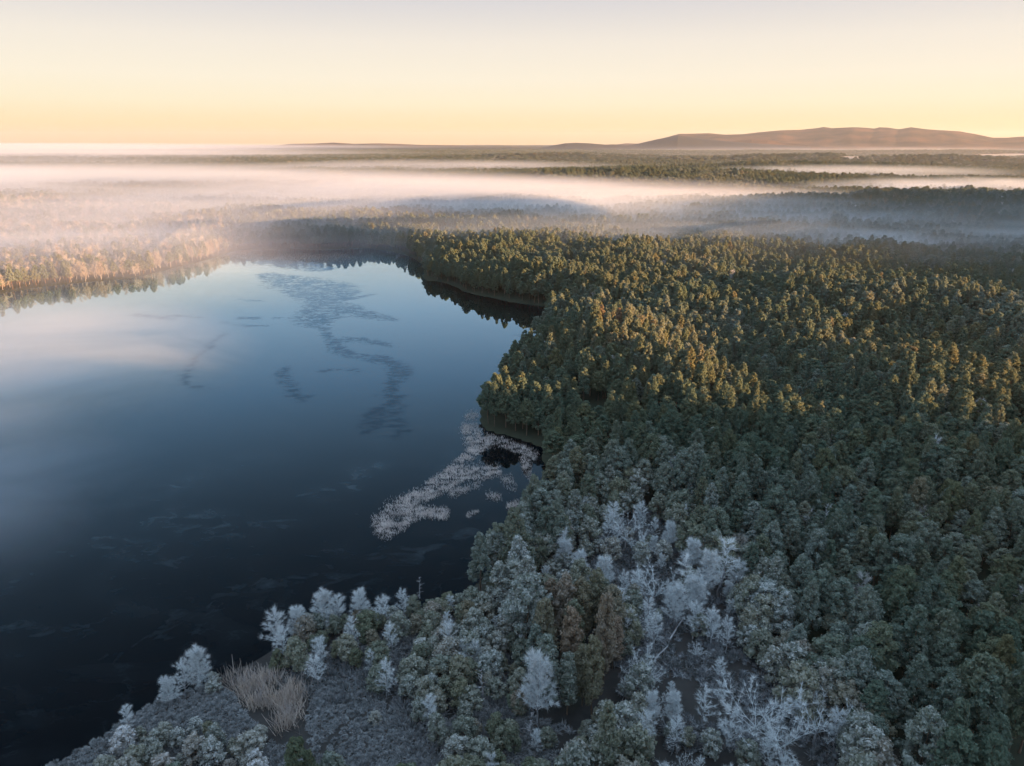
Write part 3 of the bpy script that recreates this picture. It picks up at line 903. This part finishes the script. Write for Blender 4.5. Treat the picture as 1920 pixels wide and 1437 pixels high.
spot(FROSTS[5], 'frosted_tree', 1200, 1300, 8, 7.5, 1.0, 0, 0, 'small white frosted tree right of the brown columnar pines', 'tree', G_W)
spot(DEADS[0], 'dead_tree', 1748, 1268, 11, 9, 1.6, 0, 0, 'bluish bare dead tree in a gap of the dark pine forest', 'tree')
spot(DEADS[1], 'dead_tree', 1304, 850, 11, 12, 1.3, 0, 0, 'white dead tree rising above the sunlit edge of the pine forest', 'tree')
spot(DEADS[2], 'dead_tree', 1548, 885, 11, 13, .5, 0, 0, 'thin white dead trunk among the dark pines of the right forest', 'tree')
spot(DEADS[1], 'dead_tree', 1860, 905, 11, 12, .45, 0, 0, 'thin dead pole among pines near the right edge', 'tree')
spot(DEADS[0], 'dead_tree', 787, 1112, 11, 7, 1.2, 0, 0, 'small white dead tree standing against the dark water', 'tree')
spot(DEADS[2], 'dead_tree', 905, 1320, 11, 7.5, 1.3, 0, 0, 'pointed pale dead tree among the small rounded pines', 'tree')
spot(DEADS[0], 'dead_tree', 992, 1395, 11, 6.5, 1.4, 0, 0, 'small pale dead tree at the foot of the tall dense white tree', 'tree')
spot(FROSTS[2], 'frosted_tree', 1255, 925, 10, 11, 1.0, 0, 0, 'white frosted birch set among green pines above the bog', 'tree', G_W)
spot(FROSTS[5], 'frosted_tree', 1497, 960, 8, 9, 1.1, 0, 0, 'pale frosted tree alone among the dark pines right of the bog', 'tree', G_W)
spot(FROSTS[5], 'frosted_tree', 1525, 1015, 8, 8, 1.1, 0, 0, 'bluish frosted tree sunk in a gap of the dark pines', 'tree', G_W)

def free(x, y):
    ok = np.ones(len(x), bool)
    for tx_, ty_, rr in taken:
        ok &= np.hypot(x - tx_, y - ty_) > rr
    return ok

# ------------------------------------------------------------------ labels for the nearest trees
def zone(x, y):
    """A phrase for the part of the shore a tree stands in."""
    u, v, _ = pixel(x, y, 8.0)
    if inside(CLUMP, [x], [y])[0]:
        return 'in the brown clump'
    if inside(BOG, [x], [y])[0]:
        return 'in the upper bog' if v < 1090 else ('in the middle bog' if v < 1260 else 'in the lower bog')
    if inside(WEST, [x], [y])[0]:
        return 'on the western heath'
    if inside(HEATH, [x], [y])[0]:
        return 'on the purple heath'
    if inside(YOUNG, [x], [y])[0]:
        if v < 1190:
            return 'along the near lake bank'
        return 'beside the dry reeds' if u < 720 else ('in the mid thicket' if u < 880 else 'near the columnar pines')
    if float(shore_dist(x, y)) < 14:
        return 'at the lake edge'
    if seg_dist(BOG, np.array([x]), np.array([y]), True)[0] < 12:
        return 'along the bog margin'
    if u < 1250:
        return 'on the wooded point'
    col = 'near' if u < 1480 else ('mid' if u < 1720 else 'far right')
    return ('in the %s bottom forest' if v > 1300 else ('in the %s lower forest' if v > 1120 else 'in the %s inner forest')) % col

def look(kd, sz, frost, tint, var):
    size = 'tall ' if sz > 1.12 else ('short ' if sz < .82 else '')
    if kd == 'frost':
        return size + ('airy white birch', 'spreading white tree', 'slender white tree', 'dense white birch')[0 if var < 3 else (1 if var < 6 else (2 if var < 8 else 3))]
    shade = 'whitened ' if frost > .55 else ('frosty ' if frost > .32 else '')
    hue = 'brownish ' if tint > .62 else ('olive ' if tint > .36 else 'dark green ' if kd == 'pine' else 'grey green ')
    shape = {'pine': 'round pine' if var < 5 else 'pointed pine', 'column': 'columnar pine', 'young': 'small pine'}[kd]
    return size + shade + hue + shape

ORD = ['first', 'second', 'third', 'fourth', 'fifth', 'sixth', 'seventh', 'eighth', 'ninth', 'tenth', 'eleventh', 'twelfth', 'thirteenth', 'fourteenth', 'fifteenth', 'sixteenth', 'seventeenth', 'eighteenth', 'nineteenth', 'twentieth']
def plural(t):
    return t.replace('birch', 'birches') if 'birch' in t else (t.replace('pine', 'pines') if 'pine' in t else t.replace('tree', 'trees'))

def name_all(items):
    """items: (look, zone, pixel u) -> a label for each; alike ones in one place are told apart by their order from the left."""
    cells = {}
    for i, (lk_, zn, u) in enumerate(items):
        cells.setdefault((lk_, zn), []).append((u, i))
    out = [None] * len(items)
    for (lk_, zn), mem in cells.items():
        mem.sort()
        for k, (_, i) in enumerate(mem):
            if len(mem) == 1:
                t = f'{lk_} standing {zn}'
            elif k == 0:
                t = f'leftmost of the {plural(lk_)} {zn}'
            elif k == len(mem) - 1:
                t = f'rightmost of the {plural(lk_)} {zn}'
            elif k < len(mem) / 2:
                t = f'{ORD[min(k, 19)]} from left of the {plural(lk_)} {zn}'
            else:
                t = f'{ORD[min(len(mem) - 1 - k, 19)]} from right of the {plural(lk_)} {zn}'
            out[i] = t
    return out

NAME = {'pine': 'pine_tree', 'column': 'columnar_pine', 'young': 'young_pine', 'frost': 'frosted_tree'}
LIMIT = {'pine': 295, 'column': 120, 'young': 295, 'frost': 270}
BIG = {'pine': 'pine_forest', 'column': 'columnar_pine_wood', 'young': 'young_pine_thicket', 'frost': 'frosted_wood'}

BIG_TEXT = {'pine': ('dense green pine forest spreading behind the nearest single pines to the far plain', 'forest'), 'column': ('columnar pines standing behind the others in the brown clump', 'wood'),
            'young': ('mass of small rounded pines behind the nearest ones', 'thicket'), 'frost': ('pale leafless wood along the far left bank and scattered among the pines', 'wood')}

def point_cloud(name, data, z, col, label, category):
    """Trees past the limit: points with attributes, instanced by geometry nodes."""
    x, y, sxy, sz, rot, var, fr, ti = data
    me = bpy.data.meshes.new(name)
    me.vertices.add(len(x))
    me.vertices.foreach_set('co', np.stack([x, y, z], -1).astype(np.float32).ravel())
    attr(me, 'scl', np.stack([sxy, sxy, sz], -1), typ='FLOAT_VECTOR')
    attr(me, 'rot', rot); attr(me, 'frost', fr); attr(me, 'tint', ti)
    attr(me, 'idx', var, typ='INT')
    o = link(name, me, kind='stuff', label=label, category=category)
    ng = bpy.data.node_groups.new(name, 'GeometryNodeTree')
    ng.interface.new_socket('Geometry', in_out='INPUT', socket_type='NodeSocketGeometry')
    ng.interface.new_socket('Geometry', in_out='OUTPUT', socket_type='NodeSocketGeometry')
    nd, lk = ng.nodes, ng.links
    gi, go = nd.new('NodeGroupInput'), nd.new('NodeGroupOutput')
    ci = nd.new('GeometryNodeCollectionInfo'); ci.inputs['Collection'].default_value = col
    ci.inputs['Separate Children'].default_value = True; ci.inputs['Reset Children'].default_value = True
    ip = nd.new('GeometryNodeInstanceOnPoints'); ip.inputs['Pick Instance'].default_value = True
    def na(nm, dt):
        q = nd.new('GeometryNodeInputNamedAttribute'); q.data_type = dt; q.inputs['Name'].default_value = nm
        return q.outputs['Attribute']
    cx = nd.new('ShaderNodeCombineXYZ')
    lk.new(na('rot', 'FLOAT'), cx.inputs['Z'])
    lk.new(gi.outputs[0], ip.inputs['Points']); lk.new(ci.outputs[0], ip.inputs['Instance'])
    lk.new(na('idx', 'INT'), ip.inputs['Instance Index'])
    lk.new(cx.outputs[0], ip.inputs['Rotation']); lk.new(na('scl', 'FLOAT_VECTOR'), ip.inputs['Scale'])
    lk.new(ip.outputs[0], go.inputs[0])
    md = o.modifiers.new('scatter', 'NODES'); md.node_group = ng
    return o

def source(name, meshes):
    col = bpy.data.collections.new(name)
    for k, me_ in enumerate(meshes):
        col.objects.link(bpy.data.objects.new(f'{name}_kind_{k:02d}', me_))
    return col

for kd, kinds in KINDS.items():
    x, y, sxy, sz, rot, var, fr, ti = ALL[kd]
    hmid = 10.0 if kd in ('pine', 'column') else 4.0
    z = terrain_z(x, y)
    ok = free(x, y)
    x, y, sxy, sz, rot, var, fr, ti, z = (a[ok] for a in (x, y, sxy, sz, rot, var, fr, ti, z))
    vis = in_frame(x, y, z + hmid, -4, -4)
    dist = np.where(vis, np.sqrt(x * x + y * y + (CAM_Z - z) ** 2) / np.maximum(sz, .3) ** .5, 1e9)
    if kd == 'frost':
        dist = np.where(y > 400, 1e9, dist)
    order = np.argsort(dist)
    sel = order[:LIMIT[kd]]
    sel = sel[dist[sel] < 1e8]
    items = [(look(kd, sz[i], fr[i], ti[i], var[i]), zone(x[i], y[i]), float(pixel(x[i], y[i], z[i] + hmid)[0])) for i in sel]
    for i, lab, it in zip(sel, name_all(items), items):
        plant(kinds[var[i]], NAME[kd], x[i], y[i], sxy[i], sz[i], rot[i], fr[i], ti[i], lab, 'tree',
              {'pine': 'pines', 'column': 'columnar pines', 'young': 'small pines', 'frost': 'white frosted trees'}[kd] + ' ' + it[1])
    mask = np.ones(len(x), bool); mask[sel] = False
    if mask.sum():
        point_cloud(BIG[kd], [a[mask] for a in (x, y, sxy, sz, rot, var, fr, ti)], z[mask] - .15, source(BIG[kd], [t.joined for t in kinds]), *BIG_TEXT[kd])
    print(kd, len(x), 'trees,', len(sel), 'single')

# ------------------------------------------------------------------ reeds, heather, grass
def blades(name, x, y, z, h, w, mat, lean=.18, label=None):
    n = len(x)
    a = rng.uniform(0, 6.28, n)
    side = np.stack([np.cos(a), np.sin(a), 0 * a], -1) * (w * rng.uniform(.6, 1.4, n))[:, None] if np.ndim(w) else np.stack([np.cos(a), np.sin(a), 0 * a], -1) * (w * rng.uniform(.6, 1.4, n))[:, None]
    p = np.stack([x, y, z], -1)
    tip = p + np.stack([rng.normal(0, lean, n) * h, rng.normal(0, lean, n) * h, h * np.ones(n)], -1)
    V = np.stack([p - side, p + side, tip + side * .35, tip - side * .35], 1).reshape(-1, 3)
    F = np.arange(len(V)).reshape(-1, 4)
    return link(name, mesh_np(name, V, F, [mat]), kind='stuff', label=label, category='reeds')

RB_LO, RB_HI = (680, 780), (1040, 1010)
def reed_mask(u, v):
    """Density of the reeds standing in the bay, in pixels of the photograph."""
    def band(pts, w):
        d = np.full(u.shape, 1e9); 
        g = []
        for i in range(len(pts) - 1):
            (ax, ay), (bx, by) = pts[i], pts[i + 1]
            dx, dy = bx - ax, by - ay
            t = np.clip(((u - ax) * dx + (v - ay) * dy) / (dx * dx + dy * dy), 0, 1)
            ww = w[i] * (1 - t) + w[i + 1] * t
            d = np.minimum(d, np.hypot(u - ax - t * dx, v - ay - t * dy) / ww)
        return smooth((1.75 - d) / 1.4)
    m = band([(722, 980), (745, 960), (770, 940), (800, 915), (830, 893), (858, 868), (885, 845), (912, 838)], [20, 22, 16, 11, 9, 8, 9, 4])
    m = np.maximum(m, band([(745, 965), (790, 955), (830, 958)], [16, 10, 10]) )
    m = np.maximum(m, band([(770, 960), (760, 975), (740, 985)], [8, 8, 10]) )
    m = np.maximum(m, .8 * band([(800, 930), (830, 912), (870, 885), (905, 878), (930, 878)], [6, 8, 10, 14, 10]))
    m = np.maximum(m, .55 * band([(850, 920), (900, 905)], [8, 6]))
    m = np.maximum(m, .6 * band([(875, 800), (885, 815), (900, 825), (940, 825), (980, 838), (1000, 850)], [10, 16, 12, 8, 9, 8]))
    m = np.maximum(m, .35 * band([(885, 780), (880, 810)], [12, 14]))
    m = np.maximum(m, .6 * band([(985, 858), (988, 880), (995, 890)], [9, 8, 6]))
    m = np.maximum(m, .4 * band([(950, 895), (960, 910)], [10, 8]))
    m = np.maximum(m, .45 * band([(920, 925), (935, 930)], [8, 6]))
    m = np.maximum(m, .7 * band([(878, 962), (895, 955)], [4, 3]))
    m = np.maximum(m, .7 * band([(955, 945), (968, 940)], [6, 7]))
    return m

P0, P1 = ground(690, 1000), ground(1040, 780)
bx = rng.uniform(-60, 25, 900000); by = rng.uniform(165, 310, 900000)
bu, bv, _ = pixel(bx, by, 0.9)
dn = reed_mask(bu, bv) ** 1.35 * np.clip(.5 + 2.2 * (fbm(bx / 1.6, by / 1.2, 4, 111) - .45), 0.03, 1.1) * np.clip(.4 + 1.8 * (fbm(bx / 7, by / 5, 2, 112) - .3), .15, 1)
sel = (rng.random(len(bx)) < dn * .95) & (shore_dist(bx, by) < 0.5)
bx, by = bx[sel][:140000], by[sel][:140000]
print('reeds', sel.sum())
blades('reeds', bx, by, np.full(len(bx), -.05), rng.uniform(.25, .75, len(bx)), np.full(len(bx), .045), M_REED, label='pale frosted reeds curving out into the lake from the wooded point')

bx = rng.uniform(-75, -25, 400000); by = rng.uniform(90, 160, 400000)
kk = inside(DRYREED, bx, by) & (shore_dist(bx, by) > -1.5) & (rng.random(len(bx)) < np.clip(.05 + 1.2 * (fbm(bx / 2.5, by / 2.5, 3, 121) - .36), 0, .5) * np.clip(seg_dist(DRYREED, bx, by, True) / 5.0, .04, 1))
bx, by = bx[kk][:60000], by[kk][:60000]
print('dry reeds', len(bx))
blades('dry_reeds', bx, by, np.maximum(terrain_z(bx, by), 0) - .05, rng.uniform(1.4, 2.8, len(bx)), np.full(len(bx), .05), M_REED_DRY, .34, 'tan dry reed bed on the near bank beside the purple heath')

def tussock(seed, r, h, n, spiky):
    g = np.random.default_rng(seed)
    V = ICO_V * np.array([r, r, h]) * (0.75 + .5 * g.random((12, 1)))
    a = unit(g.normal(0, 1, (n, 3)) + np.array([0, 0, .7]))
    c = a * np.array([r, r, h]) * .95
    s = unit(np.cross(a, g.normal(0, 1, (n, 3)))) * .07
    tip = c + a * spiky * (.5 + g.random((n, 1)))
    T_ = np.stack([c - s, c + s, tip], 1).reshape(-1, 3)
    return np.concatenate([V, T_]), np.concatenate([ICO_F, np.arange(len(T_)).reshape(-1, 3) + 12])
HEATHERS = [mesh_np('heather', *tussock(400 + k, .36, .30, 150, .38), [M_HEATHER]) for k in range(4)]
TUFTS = [mesh_np('grass', *tussock(410 + k, .45, .22, 70, .50), [M_GRASS]) for k in range(4)]

x, y = jitter_grid(-110, 60, 60, 170, .92, 521)
k = (inside(HEATH, x, y) | inside(WEST, x, y) | (inside(YOUNG, x, y) & (fbm(x / 9, y / 9, 3, 131) > .5))) & ~inside(DRYREED, x, y) & (shore_dist(x, y) > .2)
track = seg_dist([ground(590, 1437, 1), ground(640, 1375, 1), ground(690, 1345, 1)], x, y) < .7
track |= seg_dist([ground(560, 1437, 1), ground(572, 1395, 1), ground(556, 1340, 1)], x, y) < .9
k &= ~track
x, y = x[k], y[k]; n = len(x)
s = rng.uniform(.5, 1.5, n) * (.6 + .7 * fbm(x / 8, y / 8, 2, 132))
point_cloud('heather', [x, y, s, s * rng.uniform(.8, 1.3, n), rng.uniform(0, 6.28, n), rng.integers(0, 4, n), np.zeros(n), np.zeros(n)], terrain_z(x, y), source('heather_clumps', HEATHERS), 'grey purple frosted heather tussocks on the open marsh by the near shore', 'heather')
print('heather', n)
x, y = jitter_grid(-60, 230, 60, 330, 1.5, 522)
k = (inside(BOG, x, y) | inside(YOUNG, x, y)) & (shore_dist(x, y) > .2) & (fbm(x / 6, y / 6, 3, 133) > .40)
x, y = x[k], y[k]; n = len(x)
s = rng.uniform(.7, 1.7, n)
point_cloud('grass', [x, y, s, s * rng.uniform(.7, 1.5, n), rng.uniform(0, 6.28, n), rng.integers(0, 4, n), np.zeros(n), np.zeros(n)], terrain_z(x, y), source('grass_tufts', TUFTS), 'frosted grass tufts on the dark floor of the bog', 'grass')
print('grass', n)

# ------------------------------------------------------------------ fallen logs and the far white house
def log(u0, v0, u1, v1, r, label):
    x0, y0 = ground(u0, v0, 1.8); x1, y1 = ground(u1, v1, 1.8)
    z0, z1 = gz(x0, y0) + .45, gz(x1, y1) + .9
    mx_, my_, mz_ = (x0 + x1) / 2, (y0 + y1) / 2, (z0 + z1) / 2
    parts = [tube((x0 - mx_, y0 - my_, z0 - mz_), (0, 0, .05), r, r * .8, 7), tube((0, 0, .05), (x1 - mx_, y1 - my_, z1 - mz_), r * .8, r * .5, 7)]
    for t in (.2, .5, .7, .85):
        p = np.array([x0 - mx_ + (x1 - x0) * t, y0 - my_ + (y1 - y0) * t, z0 - mz_ + (z1 - z0) * t])
        parts.append(tube(p, p + np.array([random.uniform(-1, 1), random.uniform(-1, 1), .7]), r * .35, r * .12, 4))
    v, f = join(parts)
    o = link('fallen_log', mesh_np('fallen_log', v, f, [M_DEAD]), loc=(mx_, my_, mz_), label=label, category='fallen tree', group='fallen trunks in the bog')
log(1255, 1203, 1280, 1167, .22, 'grey fallen trunk leaning across the dark middle of the bog')
log(1296, 1166, 1322, 1185, .18, 'thin fallen trunk right of the leaning grey one in the bog')
log(1228, 1238, 1252, 1218, .18, 'short fallen trunk lying left of the leaning grey one in the bog')

m_w = plain_material('house_wall', (.78, .76, .72), (.84, .82, .78), .3)
m_r = plain_material('house_roof', (.20, .10, .08), (.26, .14, .10), .3)
hx, hy = ground(1328, 299, 12)
he = bpy.data.objects.new('house', None)
scene.collection.objects.link(he)
he.location = (hx, hy, gz(hx, hy)); he.rotation_euler = (0, 0, R(-35))
he['label'] = 'tiny white house lit by the sun in the far plain below the hills'; he['category'] = 'house'
w2, d2, hh = 9.0, 6.0, 14.0
bv_ = np.array([(-w2, -d2, 0), (w2, -d2, 0), (w2, d2, 0), (-w2, d2, 0), (-w2, -d2, hh), (w2, -d2, hh), (w2, d2, hh), (-w2, d2, hh)])
link('wall', mesh_np('house_wall', bv_, np.array([(0, 1, 5, 4), (1, 2, 6, 5), (2, 3, 7, 6), (3, 0, 4, 7)]), [m_w]), he)
rv = np.array([(-w2 - .6, -d2 - .6, hh - .2), (w2 + .6, -d2 - .6, hh - .2), (w2 + .6, d2 + .6, hh - .2), (-w2 - .6, d2 + .6, hh - .2), (-w2 - .6, 0, hh + 5), (w2 + .6, 0, hh + 5)])
link('roof', mesh_np('house_roof', rv, np.array([(0, 1, 5), (0, 5, 4), (2, 3, 4), (2, 4, 5), (0, 4, 3), (1, 2, 5)]), [m_r]), he)

# ------------------------------------------------------------------ fog and haze
def fog_material(name, density, scale, stretch, rot, contrast, bias, step, tone):
    m, N, K, out = material(name)
    tc = node(N, 'ShaderNodeTexCoord')
    ln = node(N, 'ShaderNodeVectorMath', operation='LENGTH')
    K.new(tc.outputs['Object'], ln.inputs[0])
    fall = node(N, 'ShaderNodeMapRange', interpolation_type='SMOOTHSTEP', inp={'From Min': 1.0, 'From Max': 0.25, 'To Min': 0.0, 'To Max': 1.0})
    K.new(ln.outputs['Value'], fall.inputs['Value'])
    geo = node(N, 'ShaderNodeNewGeometry')
    mp = node(N, 'ShaderNodeMapping', inp={'Rotation': (0, 0, R(rot)), 'Scale': (1 / (scale * stretch), 1 / scale, 3.0 / scale)})
    K.new(geo.outputs['Position'], mp.inputs['Vector'])
    noi = node(N, 'ShaderNodeTexNoise', inp={'Scale': 1.0, 'Detail': 6.0, 'Roughness': 0.62, 'Distortion': 1.0})
    K.new(mp.outputs[0], noi.inputs['Vector'])
    nn = math_n(N, K, 'MULTIPLY_ADD', noi.outputs['Fac'], contrast, True); nn.node.inputs[2].default_value = bias
    d = math_n(N, K, 'MULTIPLY', math_n(N, K, 'MULTIPLY', fall.outputs[0], nn), density)
    vs = node(N, 'ShaderNodeVolumeScatter', inp={'Color': (*tone, 1), 'Anisotropy': 0.33})
    K.new(d, vs.inputs['Density'])
    K.new(vs.outputs[0], out.inputs['Volume'])
    m.cycles.volume_step_rate = step
    return m

def sphere(n=20, k=12):
    V, F = [], []
    for j in range(1, k):
        ph = math.pi * j / k
        for i in range(n):
            th = 2 * math.pi * i / n
            V.append((math.sin(ph) * math.cos(th), math.sin(ph) * math.sin(th), math.cos(ph)))
    V += [(0, 0, 1), (0, 0, -1)]
    top, bot = len(V) - 2, len(V) - 1
    for j in range(k - 2):
        for i in range(n):
            a, b, c, d = j * n + i, j * n + (i + 1) % n, (j + 1) * n + (i + 1) % n, (j + 1) * n + i
            F += [(a, d, c), (a, c, b)]
    for i in range(n):
        F += [(top, i, (i + 1) % n), (bot, (k - 2) * n + (i + 1) % n, (k - 2) * n + i)]
    return np.array(V) * 1.03, np.array(F)
SV, SF = sphere()

FOG_ON = True
FOG_LABELS = iter(['thin pink fog drifting over the trees of the left lake bank', 'warm fog bank lying behind the left lake bank', 'broad pale fog sheet covering the plain far left', 'bright fog bank across the middle of the plain behind the lake',
    'bluish fog bank lying on the forest behind the right shore of the lake', 'thin bluish wisps over the trees close behind the lake', 'low fog wisps along the forest near the right edge', 'faint bluish veil hanging over the middle forest',
    'bright white fog strip beyond the dark forested rise at right', 'second thin fog strip farther behind the forested rise at right', 'pale fog tongue on the far plain above the middle fog bank', 'very thin mist over the far right plain below the mountain',
    'wide sea of fog filling the far left plain', 'farthest fog layer below the horizon at left', 'warm mist drifting over the lake from its left edge', 'soft mist over the nearest left part of the lake', 'pinkish fog strip at the foot of the far mountain'])
def fog(x, y, z, rx, ry, rz, rot, density, scale, stretch=3.0, contrast=4.0, bias=-1.5, step=0.7, col=(.64, .68, .79)):
    if not FOG_ON:
        return
    m = fog_material('fog', density, scale, stretch, -rot, contrast, bias, step, col)
    o = link('fog_bank', mesh_np('fog_bank', SV, SF, [m]), loc=(x, y, z), kind='stuff', label=next(FOG_LABELS), category='fog')
    o.scale = (rx, ry, rz); o.rotation_euler = (0, 0, R(rot))
    o.visible_shadow = True

# x, y, z, radii, turn, density, noise scale
SHADE_BLUE = (.68, .78, .90)  # bluer scatter colour paints the cool shade into the right-hand fog
fog(-390, 590, 10, 330, 155, 38, 18, .0150, 110, 3.0, 3.8, -1.2, step=.35)
fog(-430, 840, 10, 560, 250, 48, 8, .0110, 170, 4.0, 4.6, -1.6, step=.3)            # over the left bank
fog(-1250, 1500, 10, 1600, 560, 64, 4, .0120, 260, 5.0, 4.6, -1.6, step=.25)          # the big bank behind it
fog(-60, 1150, 12, 720, 330, 44, -6, .0170, 180, 4.5, 5.2, -2.0, step=.3)            # middle of the view
fog(210, 880, 8, 440, 150, 38, -12, .0190, 110, 4.5, 5.0, -1.9, step=.3, col=SHADE_BLUE)       # above the right forest
fog(130, 690, 8, 420, 90, 34, -6, .0130, 90, 4.0, 5.0, -1.9, step=.3, col=SHADE_BLUE)
fog(480, 650, 8, 330, 60, 34, -4, .0170, 90, 5.0, 5.0, -1.9, step=.35, col=SHADE_BLUE)
fog(360, 760, 6, 700, 380, 56, 0, .0018, 160, 2.0, 3.6, -1.2, col=SHADE_BLUE)   # thin veil on the forest
fog(900, 1420, 14, 420, 80, 28, -14, .030, 150, 4.0, step=.4, col=SHADE_BLUE)       # bright strips on the right
fog(900, 1950, 24, 520, 80, 26, -6, .016, 200, 4.0, step=.4, col=SHADE_BLUE)
fog(-250, 2600, 14, 800, 300, 36, -4, .010, 350, 4.0, step=.4)
fog(1800, 3600, 20, 3600, 2600, 90, 0, .00010, 600, 3.0, 2.0, -.3)   # thin mist of the right plain
fog(-4300, 4700, 16, 4300, 3000, 74, 0, .0045, 800, 5.0, 4.0, -1.45, step=.3, col=(.40, .42, .50))   # far sea of fog
fog(-11500, 11000, 20, 11500, 8200, 90, 0, .0026, 2000, 5.0, 3.0, -.9, step=.3, col=(.32, .34, .41))
fog(-245, 310, 4, 135, 125, 30, 10, .0230, 80, 1.8, 3.6, -1.15, step=.5)    # mist over the lake
fog(-182, 172, 2, 88, 75, 36, 10, .0160, 60, 1.8, 3.4, -1.1, step=.5)
fog(3600, 8200, 14, 3200, 330, 55, -4, .0022, 600, 5.0, 3.6, -1.2, step=.4, col=(.5, .5, .55))

HAZE = 1.7e-5
zmax = 420.0
hv = np.array([(a, b, c) for c in (-40.0, zmax) for b in (-25500.0, 26200.0) for a in (-25700.0, 25700.0)])
hf = np.array([(0, 2, 3, 1), (4, 5, 7, 6), (0, 1, 5, 4), (2, 6, 7, 3), (0, 4, 6, 2), (1, 3, 7, 5)])
m, N, K, out = material('haze')
pv = node(N, 'ShaderNodeVolumePrincipled', inp={'Density': HAZE, 'Anisotropy': 0.25, 'Color': (.93, .95, 1.0, 1)})
K.new(pv.outputs[0], out.inputs['Volume'])
link('haze', mesh_np('haze', hv, hf, [m]), kind='stuff', label='thin morning haze filling the air out to the far hills', category='haze')
